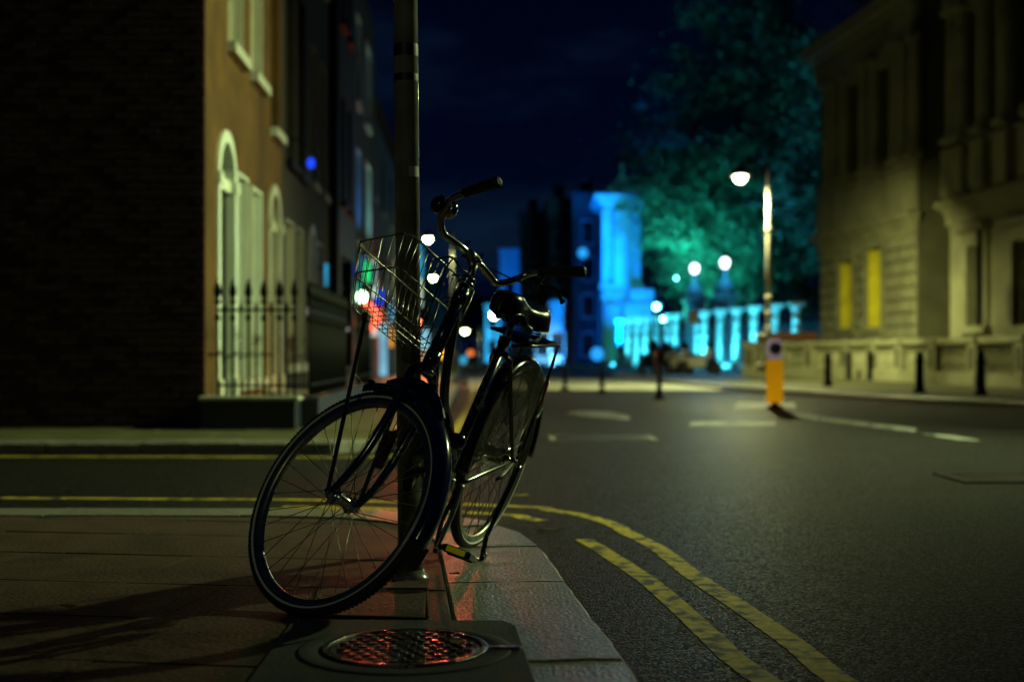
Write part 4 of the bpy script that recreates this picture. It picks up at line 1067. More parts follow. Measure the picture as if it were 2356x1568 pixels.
emis('red_glow', (1.,.13,.06), 5.54); emis('red_bright', (1.,.15,.08), 40.); emis('orange_bright', (1.,.22,.02), 2.2); emis('amber_bright', (1.,.40,.01), 3.)
bulb('wall_lantern', 840, 730, 30.2, .36, 'red_glow', 'red orange lantern just below the green white lamp', 'wall lamp', stalk='wall')
bulb('wall_lantern', 816, 735, 29.0, .30, 'red_glow', 'second red orange lantern low beside the basket corner', 'wall lamp', stalk='wall')
def strip(name, p0, p1, Y0, Y1, r, m, label, cat):
    a = at(p0[0], Y0, p0[1]); b = at(p1[0], Y1, p1[1])
    t = thing(name, label, cat, a)
    MB().tube([a, a.lerp(b,.1), a.lerp(b,.9), b], [r*.7, r, r, r*.7], 12).build('tube', m, t)
    for q in (a, b):
        wx = -3.06-.0327*(q.y-13); MB().tube([q, Vector((wx, q.y, q.z))], .015, 6).build('bracket', 'black_paint', t)
    return t
emis('orange_strip', (1.,.30,.12), 3.36); emis('pink_strip', (1.,.24,.14), 2.52)
strip('glow_strip', (714,910), (750,887), 17.2, 18.2, .06, 'orange_strip', 'glowing orange strip standing in for a reflection on the lower railing', 'glowing strip')  # glow in place of an orange reflection on the lower rail, no lamp
light('orange_fill', 'POINT', at(745, 17.0, 890), (1.,.30,.08), 14, size=.06)  # added point light for the orange glow on the road
strip('glow_strip', (772,733), (792,754), 25.5, 26.5, .085, 'pink_strip', 'short orange red strip standing in for a railing reflection left of the basket', 'glowing strip')  # glow in place of the red reflection further along the railing
strip('glow_strip', (708,716), (768,735), 21.2, 24.0, .05, 'strip_white', 'long dim white strip standing in for the highlight on the top rail', 'glowing strip')  # glow in place of the highlight on the railing's top rail
strip('glow_strip', (796,756), (868,770), 27.5, 32, .05, 'strip_white', 'faint white tube under the shop sign', 'glowing strip')

# ================================================================== FAR LAMPS DOWN THE STREET
def street_lamp(px, py, Y, base_x, m, label, col, power, group='street lamps down the road', r=.24, post=True, name='street_lamp', sz=.2, spot=None, cone=132):
    p = at(px, Y, py)
    t = thing(name, label, 'street lamp', (base_x, Y, 0), group)
    tp = p.z+.35
    MB().lathe([(.11,0),(.11,.9),(.085,1.0),(.07,1.1)], (base_x, Y, -.1), n=14).build('base', 'lamp_metal', t)
    MB().tube([(base_x,Y,.95),(base_x,Y,tp*.6),(base_x,Y,tp)], [.075,.065,.055], 14).build('post', 'lamp_metal', t)
    if abs(p.x-base_x) > .2: MB().tube(catmull([(base_x,Y,tp-.4),(base_x+(p.x-base_x)*.3,Y,tp),(base_x+(p.x-base_x)*.75,Y,tp+.02),(p.x,Y,tp-.08)],5), .026, 10).build('arm', 'black_paint', t)
    MB().lathe([(.05,.34),(.10,.26),(.20,.20),(r*1.5,.10),(r*1.75,.05),(r*1.75,.02),(r*.9,.02)], p, n=20).build('hood', 'lamp_metal', t)
    MB().lathe([(.02,-r*.95),(r*.5,-r*.82),(r*.85,-r*.4),(r,0),(r*.98,.015)], p, n=18).build('bowl', m, t)
    if power:
        l = light('lamp_light', 'SPOT' if spot else 'POINT', (p.x, Y, p.z-r*1.15), col, power, target=spot, size=sz, cone=cone, blend=.4, parent=t)
    return t
street_lamp(985, 549, 52, -2.35, 'lamp_glow_far', 'nearest far street lamp glowing yellow green just right of the pole top of the basket', GREENY, 1100, r=.15, spot=(-2.0,50,0))
street_lamp(997, 638, 78, -3.2, 'lamp_glow_far', 'second far street lamp seen through the basket rim', GREENY, 500, r=.19, spot=(-3.6,77,0))
street_lamp(988, 750, 122, -6.4, 'lamp_glow_far', 'low far lamp behind the basket floor', GREENY, 150, r=.27, spot=(-6,121,0))
street_lamp(1070, 760, 118, -2.9, 'lamp_glow_far', 'far street lamp right of the head tube', GREENY, 400, r=.27, spot=(-3,117,0))
def traffic_light(px, py, Y, lit, label, r=.10):
    p = at(px, Y, py); t = thing('traffic_light', label, 'traffic light', (p.x+.05, Y, -.1), 'traffic lights down the road')
    if lit == 'red': light('signal_beam', 'SPOT', (p.x, Y-.25, p.z), (1.,.10,.04), 2300, target=(-.5, 3.5, 0), size=.12, cone=50, blend=.8, parent=t)
    MB().tube([(p.x+.05,Y+.12,-.1),(p.x+.05,Y+.12,p.z+.5)], .05, 10).build('post', 'black_paint', t)
    k = {'red':0,'amber':1,'green':2}[lit]; hd = MB().bbox((p.x-.16,Y,p.z-.45+.3*k-.3+.3*0),(p.x+.16,Y+.22,p.z+.55+.3*k-.6+.3),.03).build('head', 'black_paint', t)
    for i in range(3):
        c = Vector((p.x, Y-.004, p.z+.29*(k-i)))
        MB().lathe([(r,0),(r*.95,.01),(0,.03)], c, (0,-1,0), 16).build('lens', {'red':'red_bright','amber':'orange_bright','green':'sign_green'}[lit] if i == k else 'glass_dark', t)
    return t
traffic_light(957, 745, 46, 'red', 'traffic light showing bright red right beside the pole', .17)
traffic_light(1083, 812, 66, 'amber', 'traffic light with round orange lens right of the frame tubes', .17)
emis('amber_lens', (1.,.45,.01), 4.)
bulb('beacon_lamp', 1015, 815, 50, .17, 'amber_lens', 'amber beacon on a post seen between the frame tubes', 'beacon', stalk='ground')
bulb('beacon_lamp', 1066, 828, 60, .18, 'sign_cyan', 'small blue beacon low on the road beyond the frame', 'beacon', stalk='ground')
bulb('beacon_lamp', 1078, 820, 75, .22, 'sign_cyan', 'second blue beacon right of the small blue one', 'beacon', stalk='ground')

# ================================================================== RIGHT: STONE LIBRARY WITH BALUSTRADE
LA = Vector((11.4, 48, 0)); LD = Vector((1.7, -15, 0)).normalized(); LN = Vector((LD.y, -LD.x, 0))
if LN.x > 0: LN = -LN
def FL(u, o, z): return LA+LD*u+LN*o+Vector((0,0,z))
def lu(px, o=0):
    k = (px-1178)/FD; a = LA+LN*o; return (k*a.y-a.x)/(LD.x-k*LD.y)
def lz(px, py, o=0): return zz(py, FL(lu(px, o), o, 0).y)
lib = thing('stone_library', 'classical stone library with banded ground floor and columns above at right', 'library', FL(6, -1, 0))
BR = 'lib_stone'
u1 = lu(2112); u2a = lu(2120, -1.3); u2 = lu(2186); u3 = lu(2600)
ZC, ZT = 5.15, 12.0
w1 = (lu(1932), lu(1966), lz(1950,755), lz(1950,600)); w2 = (lu(1996), lu(2032), lz(2014,752), lz(2014,572))
w3 = (lu(2232), lu(2267), lz(2250,750), lz(2250,566)); w4 = (lu(2337), lu(2376), lz(2355,750), lz(2355,552)); w5 = (lu(2450), lu(2495), w4[2], w4[3])
upw = [(lu(1960), lu(1978), 6.9, 10.0), (lu(2030), lu(2047), 6.9, 10.0), (lu(2232), lu(2258), 7.2, 10.2), (lu(2340), lu(2376), 7.2, 10.2)]
w = MB(); wall_holes(w, 0, u1, -.1, ZT, [w1, w2]+upw[:2], FL, t=.45); w.build('front_wall', 'lib_stone_dark', lib)  # darker copy of the stone paints shade into the joints
w = MB(); wall_holes(w, u2, u3, -.1, ZT, [w3, w4, w5]+upw[2:], FL, t=.45); w.build('front_wall', 'lib_stone', lib)
w = MB()
w.add([FL(0,0,-.1),FL(0,0,ZT),FL(0,-14,ZT),FL(0,-14,-.1)], [(0,1,2,3)])
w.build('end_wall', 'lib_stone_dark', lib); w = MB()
w.add([FL(u1,0,-.1),FL(u1,-1.3,-.1),FL(u1,-1.3,ZT),FL(u1,0,ZT)], [(0,1,2,3)]); w.add([FL(u2,0,-.1),FL(u2,-1.3,-.1),FL(u2,-1.3,ZT),FL(u2,0,ZT)], [(3,2,1,0)])
w.add([FL(u1,-1.3,-.1),FL(u2,-1.3,-.1),FL(u2,-1.3,ZT),FL(u1,-1.3,ZT)], [(0,1,2,3)])
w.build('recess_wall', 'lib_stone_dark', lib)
w = MB(); w.add([FL(0,-.2,ZT),FL(u3,-.2,ZT),FL(u3,-14,ZT+.5),FL(0,-14,ZT+.5)], [(0,1,2,3)]); w.build('roof', 'slate', lib)
# banded ashlar of the ground floor: every block proud of the wall, joints recessed
def ashlar(ua, ub, holes, zs, bl):
    for r in range(len(zs)-1):
        u = ua+.02; odd = r % 2
        first = True
        while u < ub-.05:
            L_ = bl*(.5 if (first and odd) else 1)*random.uniform(.92, 1.08); e_ = min(ub-.02, u+L_); first = False
            segs = [(u, e_)]
            for h in holes:
                ns = []
                for a, b in segs:
                    if zs[r+1] <= h[2]-.02 or zs[r] >= h[3]+.02: ns.append((a, b)); continue
                    if a < h[0]-.14: ns.append((a, min(b, h[0]-.14)))
                    if b > h[1]+.14: ns.append((max(a, h[1]+.14), b))
                segs = ns
            for a, b in segs:
                if b-a > .08:
                    m = MB(); v = []; o1 = .07+random.uniform(-.008,.008); c = .03
                    for o, q in ((.002,0),(o1-.03,0),(o1,c)):
                        v += [FL(a+.022+q,o,zs[r]+.024+q),FL(b-.022-q,o,zs[r]+.024+q),FL(b-.022-q,o,zs[r+1]-.024-q),FL(a+.022+q,o,zs[r+1]-.024-q)]
                    m.add(v, [(8,9,10,11)]+[(4*k+i, 4*k+(i+1)%4, 4*k+4+(i+1)%4, 4*k+4+i) for k in (0,1) for i in range(4)]); m.build('stone', 'lib_stone', lib)
            u = e_
zs_ = [.0,.42]+[.42+.405*i for i in range(1, 12)]
ashlar(0, u1, [w1, w2], zs_, 1.0)
ashlar(u1+.0, u1+.001, [], zs_, 1.)
for i in range(11):                                           # corner blocks of the second block beside the recess
    m = MB(); box_F(m, FL, u2+.02, u2+.6, .002, .05, zs_[i]+.02, zs_[i+1]-.02) if i < 0 else None
# string course, main cornice, window surrounds
def mould(ua, ub, z, prof, name='cornice', m='lib_stone'):
    mb = MB()
    for (o, z0, z1) in prof: box_F(mb, FL, ua-o*.4, ub+o*.4, .001, o, z+z0, z+z1)
    return mb.build(name, m, lib)
for ua, ub in ((0, u1), (u2, u3)):
    mould(ua, ub, ZC-.3, [(.12,-.42,-.14),(.18,-.138,0),(.30,.002,.10),(.42,.102,.24)], 'string_course')
    mould(ua, ub, ZC+.02, [(.16,0,1.30)] , 'pedestal_band')
    mould(ua, ub, ZC+1.34, [(.24,0,.10),(.18,.102,.18)], 'pedestal_cap')
    mould(ua, ub, ZT-1.5, [(.20,0,.5),(.24,.502,.9),(.42,.902,1.05),(.68,1.052,1.28),(.76,1.282,1.42)], 'cornice')
for h in (w1, w2):
    s = MB(); a, b, c, d = h
    box_F(s, FL, a-.13, a-.002, .0, .10, c, d); box_F(s, FL, b+.002, b+.13, .0, .10, c, d); box_F(s, FL, a-.2, b+.2, .0, .13, d+.002, d+.32); box_F(s, FL, a-.26, b+.26, .0, .2, d+.322, d+.42); box_F(s, FL, a-.2, b+.2, .0, .18, c-.2, c-.002)
    f_ = s.build('window_surround', 'lib_stone', lib)
    g = MB(); box_F(g, FL, a+.06, b-.06, -.34, -.30, c+.05, d-.22); g.build('blind', 'blind_yellow', f_)
    g = MB(); box_F(g, FL, a, a+.06, -.445, -.02, c, d); box_F(g, FL, b-.06, b, -.445, -.02, c, d); box_F(g, FL, a+.06, b-.06, -.445, -.30, d-.2, d); g.build('reveal_lining', 'blind_yellow', f_)
for h in (w3, w4, w5):
    s = MB(); a, b, c, d = h
    box_F(s, FL, a-.30, a-.002, .0, .12, c, d); box_F(s, FL, b+.002, b+.30, .0, .12, c, d); box_F(s, FL, a-.32, b+.32, .0, .14, d+.002, d+.4); box_F(s, FL, a-.42, b+.42, .0, .32, d+.402, d+.56); box_F(s, FL, a-.42, b+.42, .0, .28, c-.2, c-.002)
    f_ = s.build('window_surround', 'lib_stone', lib)
    sash(lib, FL, h, 'lib_stone_dark', False, sill=False, cols=2, rows=4)
for h in upw:
    sash(lib, FL, h, 'lib_stone_dark', False, sill=False, cols=2, rows=3)
    s = MB(); a, b, c, d = h
    box_F(s, FL, a-.2, b+.2, .0, .16, d+.002, d+.22); n = 10; uc = (a+b)/2; r = (b-a)/2+.25
    s.prism([(-r,0),(r,0)]+[(r*cos(pi*i/n), r*.55*sin(pi*i/n)) for i in range(1, n)], (FL(uc,.0,d+.225), LD, Vector((0,0,1))), -.2 if (LD.cross(Vector((0,0,1)))).dot(LN) < 0 else .2); s.build('pediment', 'lib_stone', lib)
for px in (1905, 1922, 1944, 1988, 2012, 2060, 2078, 2104):
    u = lu(px, .15); m = MB(); base = FL(u, .14, ZC+1.53)
    box_F(m, FL, u-.26, u+.26, .02, .42, ZC+1.53, ZC+1.68)
    m.lathe([(.235,.15),(.25,.22),(.215,.30),(.215,1.4),(.20,3.5),(.185,3.62),(.23,3.72),(.16,3.76)], base, n=14); box_F(m, FL, u-.25, u+.25, .02, .42, ZT-1.51-.18, ZT-1.51)
    m.build('half_column', 'lib_stone', lib)
for px in (2198, 2220, 2268, 2322, 2388):
    u = lu(px, .15); m = MB(); base = FL(u, .18, ZC+1.53)
    box_F(m, FL, u-.30, u+.30, .02, .52, ZC+1.53, ZC+1.70)
    m.lathe([(.27,.15),(.29,.24),(.25,.32),(.25,1.4),(.23,3.45),(.21,3.6),(.27,3.72),(.2,3.76)], base, n=14); box_F(m, FL, u-.29, u+.29, .02, .5, ZT-1.51-.18, ZT-1.51)
    m.build('half_column', 'lib_stone', lib)
    m = MB(); box_F(m, FL, u-.34, u+.34, .161, .44, ZC+.05, ZC+1.33); m.build('pedestal', 'lib_stone', lib)
mu = (lu(2276)+lu(2312))/2
for i in range(7):                                            # little balusters under the upper window
    m = MB(); m.lathe([(.06,0),(.06,.08),(.04,.12),(.085,.35),(.04,.62),(.06,.68),(.06,.75)], FL(lu(2240)-.25+i*.22, .2, ZC+.28), n=10); m.build('baluster', 'lib_stone', lib)
# lead downpipe by the dark recess and lamp bracket on the second block
m = MB(); m.tube([FL(lu(2270),.22,.4), FL(lu(2270),.22,ZC-.9)], .055, 10); m.build('downpipe', 'black_paint', lib)

# balustrade along the pavement
bal_pts = [(8.35,45.2),(9.15,44.2),(9.9,42.8),(10.5,40.6),(10.78,38.6),(10.95,36.4),(11.12,34.0),(11.33,31.6),(11.55,29.2),(11.80,26.8),(12.05,24.5)]
bal = thing('balustrade', 'stone balustrade with piers and turned balusters in front of the library', 'balustrade', (10.5, 38, 0))
for i, (x, y) in enumerate(bal_pts):
    d = Vector(bal_pts[min(i+1, len(bal_pts)-1)])-Vector(bal_pts[max(0, i-1)]); a_ = math.atan2(d.y, d.x)
    M = Matrix.Translation((x, y, 0))@Matrix.Rotation(a_, 4, 'Z'); m = MB()
    m.bbox((-.30,-.26,-.02),(.30,.26,.26), .02, M); m.bbox((-.25,-.21,.262),(.25,.21,1.02), .015, M); m.bbox((-.30,-.27,1.022),(.30,.27,1.19), .025, M)
    m.build('pier', 'lib_stone', bal)
    for y0, y1 in ((-.225,-.212),(.212,.225)):
        m = MB(); m.bbox((-.15,y0,.38),(.15,y1,.92), .004, M); m.build('pier_panel', 'lib_stone_dark', bal)
bproto = None
for (p, q) in zip(bal_pts[:-1], bal_pts[1:]):
    p = Vector(p); q = Vector(q); L_ = (q-p).length; a_ = math.atan2((q-p).y, (q-p).x); M = Matrix.Translation((p.x, p.y, 0))@Matrix.Rotation(a_, 4, 'Z')
    m = MB(); m.bbox((.302,-.22,-.02),(L_-.302,.22,.30), .015, M); m.build('plinth', 'lib_stone', bal)
    m = MB(); m.bbox((.302,-.20,1.0),(L_-.302,.20,1.17), .025, M); m.build('rail', 'lib_stone', bal)
    n = max(2, int((L_-.7)/.24))
    for i in range(n):
        c = M @ Vector((.35+(L_-.7)*(i+.5)/n, 0, .30))
        if bproto is None:
            bproto = MB().lathe([(.085,0),(.085,.07),(.05,.09),(.055,.12),(.098,.25),(.085,.33),(.045,.50),(.05,.56),(.075,.60),(.085,.63),(.085,.70)], c, n=12).build('baluster', 'lib_stone', bal); bp0 = c.copy()
        else: inst(bproto, 'baluster', bal, c-bp0)

# pale raised crossing under the lamp, reaching over to the left kerb
mat('table_stone', (.46,.47,.38), .6, var=.2, scale=2.5, stains=((.2,.19,.15), 1.1, .58))
tb = MB(); P_ = [(-1.05,31.6),(5.0,31.3),(4.45,38),(4.1,45.5),(-1.55,46)]
tb.add([(x, y, -.092) for x, y in P_]+[(x*1.0, y-.5 if y < 35 else y+.5, -.0985) for x, y in P_], [(0,1,2,3,4),(5,6,1,0)])
struct(tb.build('raised_crossing', 'table_stone'))
# -------- iron bollards on the right-hand pavement
BPTS = [(3312,1544,'first iron bollard from the left along the library kerb'),(3679,1570,'middle iron bollard along the library kerb'),(3923,1581,'rightmost iron bollard along the library kerb'),(3395,1518,'dark bollard standing against the balustrade pier, left of three'),(3480,1519,'slim dark bollard just right of the first kerb bollard, by the balustrade')]
def bollard(x, y, label, h=.84, r=.085, group='iron bollards on the library pavement'):
    t = thing('iron_bollard', label, 'bollard', (x, y, 0), group)
    MB().lathe([(r*1.35,-.01),(r*1.35,.06),(r*1.05,.10),(r,.16),(r*.9,h*.72),(r*1.2,h*.75),(r*1.2,h*.79),(r*.85,h*.82),(r*.95,h*.93),(r*.5,h),(.01,h*1.01)], (x, y, 0), n=16).build('shaft', 'black_paint', t)
    MB().lathe([(r*.93,h*.60),(r*.96,h*.605),(r*.96,h*.645),(r*.92,h*.65)], (x, y, 0), n=16).build('band', 'black_paint', t)
    return t
for x, y, lb in BPTS:
    Y = 3793/(y-1420); bollard((x-2048)/5212*Y, Y, lb, .80 if y > 1530 else .86)

# -------- keep-left bollard, yellow
kb = at(1783, 20.2); t = thing('traffic_bollard', 'bright yellow traffic bollard with blue arrow plate on its white head', 'traffic bollard', (kb.x, 20.2, -.1))
MB().lathe([(.13,0),(.13,.03),(.06,.06),(.05,.10)], (kb.x,20.2,-.1), n=16).build('base', 'black_paint', t)
yb = MB().bbox((kb.x-.115,20.15,-.02),(kb.x+.125,20.33,.66), .025); emis('lit_yellow', (1.,.45,.005), 0.88, .8); emis('lit_white', (.9,.7,.72), 0.46, .8); yb.build('body', 'lit_yellow', t)
MB().bbox((kb.x-.118,20.145,.664),(kb.x+.112,20.335,.985), .05).build('head', 'lit_white', t)
ds = MB(); ds.lathe([(.098,0),(.098,.006),(.09,.009)], (kb.x-.002,20.144,.83), (0,-1,0), 24); dsc = ds.build('arrow_plate', 'sign_blue', t)
M = Matrix.Translation((kb.x-.002,20.133,.83))@Matrix.Rotation(R_(45), 4, 'Y')
ar = MB(); ar.prism([(-.016,.07),(-.016,-.02),(-.05,-.02),(0,-.078),(.05,-.02),(.016,-.02),(.016,.07)], (M @ Vector((0,0,0)), M.to_3x3() @ Vector((1,0,0)), M.to_3x3() @ Vector((0,0,1))), .003); ar.build('arrow', 'bollard_white', dsc)
# slim bollards in the middle of the road
for px, py, hh, lb, red in ((1517,918,.95,'slim black bollard with pale pink reflective head left of the yellow one',True),(1385,905,.55,'short dark post in the road right of the rear carrier',False),(1300,897,.55,'dim short post in the road close to the rear wheel',False)):
    Y = 2482/(py-HOR); x = (px-1178)/FD*Y; t = thing('road_bollard', lb, 'bollard', (x, Y, -.1), 'slim bollards in the road')
    MB().lathe([(.11,0),(.11,.03),(.055,.06),(.05,.3),(.048,hh),(.03,hh+.03)], (x,Y,-.1), n=14).build('post', 'black_paint', t)
    if red: MB().lathe([(.056,.34),(.058,.35),(.058,.66),(.056,.67)], (x,Y,-.1), n=14).build('reflective_sleeve', 'bollard_white', t); MB().lathe([(.057,.69),(.062,.70),(.062,.93),(.057,.95)], (x,Y,-.1), n=14).build('red_sleeve', 'red_plastic', t)

# -------- the lit street lamp on the right, its pale post, and an assumed unseen one on the near right-hand kerb
LP = street_lamp(1703, 407, 33.6, at(1768, 33.6).x, 'lamp_glow', 'bright street lamp with a pale post in front of the trees', (.97,1.,.40), 5200, group=None, r=.17, spot=(5.86,33.4,0), sz=.15, cone=172)
light('side_lobe', 'SPOT', at(1703, 33.6, 433), (.97,1.,.38), 7500, target=(11.8,40.5,.8), size=.12, cone=76, blend=1., parent=LP)
light('gate_lobe', 'SPOT', at(1703, 33.6, 433), (.97,1.,.42), 4500, target=(7.6,52,.6), size=.12, cone=40, blend=1., parent=LP)
st = MB()
xx = at(1768, 33.6).x
for z in (1.35, 1.75, 2.15, 3.9): st.lathe([(.07,0),(.095,.02),(.095,.10),(.07,.12)], (xx,33.6,z), n=14)
st.build('collar', 'lamp_metal', LP)
MB().bbox((xx-.32,33.45,1.0),(xx-.05,33.6,1.28), .02).build('junction_box', 'lamp_metal', LP)
MB().bbox((xx-.34,33.42,.28),(xx-.10,33.6,.52), .02).build('meter_box', 'lamp_metal', LP)
nl = Vector((10.4, 12.9, 6.7))
assumed_lamp = thing('street_lamp', 'assumed unseen street lamp on the near right kerb opposite the brick corner', 'street lamp', (11.4, 12.6, 0))  # out of view, assumed from the direction of the shadows
MB().tube([(11.4,12.6,-.02),(11.4,12.6,1.1),(11.4,12.6,7.1)], [.11,.075,.055], 14).build('post', 'lamp_metal', assumed_lamp)
MB().tube(catmull([(11.4,12.6,6.6),(11.3,12.65,7.05),(10.8,12.8,7.2),(10.4,12.9,7.05)],5), .03, 10).build('arm', 'black_paint', assumed_lamp)
MB().lathe([(.05,.34),(.20,.20),(.28,.08),(.28,.03),(.2,.02)], nl, n=18).build('hood', 'lamp_metal', assumed_lamp)
MB().lathe([(.02,-.16),(.09,-.14),(.15,-.07),(.17,0)], nl, n=18).build('bowl', 'lamp_glow', assumed_lamp)
light('lamp_light', 'SPOT', nl-Vector((0,0,.22)), (.80, 1., .42), 24500, target=(-3.2, 11.6, 1.6), size=.16, cone=80, blend=.9, parent=assumed_lamp)

bk = Vector((-2.6, -7.0, 5.2))
added_lamp = thing('street_lamp', 'added unseen street lamp on the pavement well behind the viewer', 'street lamp', (-3.2, -7.0, 0))  # added fill lamp out of view, brightens the reflectors and the pole
MB().tube([(-3.2,-7,-.02),(-3.2,-7,1.1),(-3.2,-7,5.6)], [.11,.075,.055], 14).build('post', 'lamp_metal', added_lamp)
MB().tube([(-3.2,-7,5.5),(-2.9,-7,5.65),(-2.6,-7,5.6)], .03, 10).build('arm', 'black_paint', added_lamp)
MB().lathe([(.05,.34),(.20,.20),(.28,.08),(.28,.03),(.2,.02)], bk, n=18).build('hood', 'lamp_metal', added_lamp)
MB().lathe([(.02,-.16),(.09,-.14),(.15,-.07),(.17,0)], bk, n=18).build('bowl', 'lamp_glow', added_lamp)
light('lamp_light', 'POINT', bk-Vector((0,0,.25)), WARM, 200, size=.15, parent=added_lamp)

# ================================================================== LIT COLONNADE OF THE GATE, TREES, BLUE TOWER
cx = [1426,1446,1466,1487,1511,1537,1554,1603,1622,1657,1695,1735,1783,1832]
col0 = None
R0, R1 = Vector((12.62,57.5)), Vector((7.05,86))
gate_line = lambda px: (lambda k: R0+(R1-R0)*((k*R0.y-R0.x)/((R1-R0).x-k*(R1-R0).y)))((px-1178)/FD)
for i, px in enumerate(cx):
    p = gate_line(px)
    lb = ['leftmost pale gate column in the blue light','second gate column from the left','third gate column from the left','fourth gate column from the left','fifth gate column from the left, above the motorcycles','sixth gate column from the left','seventh gate column from the left, left of the gap','column at the left end of the right hand group','column just right of the gap, paired with its neighbour','gate column rising full height above the blue kerb','gate column right of the full height one','gate column left of the lamp post','gate column directly behind the lamp post','rightmost gate column beside the library corner'][i]
    if col0 is None:
        t = thing('gate_column', lb, 'column', (p.x, p.y, 0), 'lit columns of the gate')
        b_ = Vector((p.x, p.y, 0))
        MB().lathe([(.30,-.02),(.30,.35),(.24,.42),(.25,.52)], b_, n=16).build('base', 'pale_stone', t)
        MB().lathe([(.20,.52),(.205,.6),(.20,.95),(.20,.97),(.185,.98),(.20,.99),(.195,1.5),(.18,1.51),(.195,1.52),(.185,2.1),(.17,2.11),(.185,2.12),(.175,2.62)], b_, n=16).build('shaft', 'pale_stone', t)
        MB().lathe([(.175,2.62),(.21,2.66),(.18,2.72),(.22,2.84),(.31,2.93)], b_, n=16).bbox((p.x-.34,p.y-.34,2.93),(p.x+.34,p.y+.34,3.08), .02).build('capital', 'pale_stone', t)
        col0 = t
    else: copy_tree(col0, (p.x, p.y, 0), lb)
# railing panels between the columns and the dark hedge behind
gp = [gate_line(px) for px in cx]
rt = thing('gate_railing', 'dark blue iron railings standing between the lit gate columns', 'railing', (gp[6].x, gp[6].y, 0))
for a, b in zip(gp[:-1], gp[1:]):
    d = (b-a); n = int(d.length/.14); m = MB()
    nv = Vector((-d.y, d.x)).normalized()*.3
    for i in range(1, n):
        q = a+d*i/n; m.tube([(q.x,q.y,.1),(q.x,q.y,2.2)], .014, 5, cap=False)
    o = m.build('bar', 'railing_blue', rt); o['kind'] = 'stuff'
    m = MB()
    for z in (.25, 1.95): m.tube([(a.x,a.y,z),(b.x,b.y,z)], .025, 6)
    m.build('rail', 'railing_blue', rt)
wb = MB(); d_ = Vector((gp[-1].x-gp[0].x, gp[-1].y-gp[0].y, 0)).normalized(); n_ = Vector((-d_.y, d_.x, 0)); n_ = n_ if n_.y > 0 else -n_
a_, b_ = Vector((gp[0].x, gp[0].y, 0))-d_*1.0, Vector((gp[-1].x, gp[-1].y, 0))+d_*3.0
M = Matrix((d_, n_, Vector((0,0,1)))).transposed().to_4x4(); M.translation = a_+n_*4.5
mat('wall_dark', (.012,.013,.016), .85, var=.2)
wb.bbox((0,0,-.02),((b_-a_).length,.35,2.35), .03, M); wb = wb.build('boundary_wall', 'wall_dark'); tag(wb, 'long dark wall standing behind the lit gate columns', 'wall')
cp_ = MB().bbox((-.05,-.06,2.352),((b_-a_).length+.05,.41,2.45), .03, M).build('coping', 'wall_dark', wb)
# low blue kerb stones of the gate
for i in range(4):
    p = gate_line(1640+26*i); q = gate_line(1664+26*i)
    if i == 0:
        c = MB().bbox((p.x-.2,p.y-1.4,-.02),(p.x+.9,p.y-.8,.28), .03); o = c.build('stone_block', 'pale_stone'); tag(o, 'low stone block under the full height gate columns, left of four', 'stone block', 'stone blocks before the gate')
    else:
        o2 = o.copy(); COL.objects.link(o2); o2.location = o.location+Vector((p.x-gate_line(1640).x, p.y-gate_line(1640).y, 0)); o2['label'] = ['','second low stone block before the gate columns','third low stone block before the gate columns','rightmost low stone block, nearest the balustrade end'][i]
# domed gate piers with globes
def gate_pier(px, py, Y, label, lab2):
    p = at(px, Y); t = thing('gate_pier', label, 'gate pier', (p.x, Y, 0), 'domed gate piers'); z = zz(py, Y)
    MB().bbox((p.x-.62,Y-.62,-.02),(p.x+.62,Y+.62,.5), .04).bbox((p.x-.5,Y-.5,.502),(p.x+.5,Y+.5,z-1.9), .03).build('shaft', 'pier_stone', t)
    MB().bbox((p.x-.66,Y-.66,z-1.898),(p.x+.66,Y+.66,z-1.65), .05).build('cap', 'pier_stone', t)
    MB().lathe([(.55,0),(.52,.25),(.38,.55),(.16,.78),(.08,1.0),(.08,1.25)], (p.x,Y,z-1.645), n=18).build('dome', 'pier_stone', t)
    g = thing('globe_lamp', lab2, 'globe lamp', (p.x, Y, z-.42), 'globe lamps on the gate piers')
    MB().lathe([(.06,-.39),(.10,-.34),(.12,-.30)], (p.x,Y,z), n=12).build('socket', 'black_paint', g)
    MB().lathe([(.10,-.31),(.19,-.18),(.23,0),(.20,.16),(.07,.25)], (p.x,Y,z), n=18).build('globe', 'globe_glow', g)
    light('globe_light', 'POINT', (p.x, Y-.5, z+.1), (.03,.50,1.), 900, size=.3, parent=g)
gate_pier(1598, 617, 72, 'left domed stone pier behind the gate columns', 'left white globe lamp in front of the trees')
gate_pier(1668, 604, 68, 'right domed stone pier behind the gate columns', 'right white globe lamp in front of the trees')
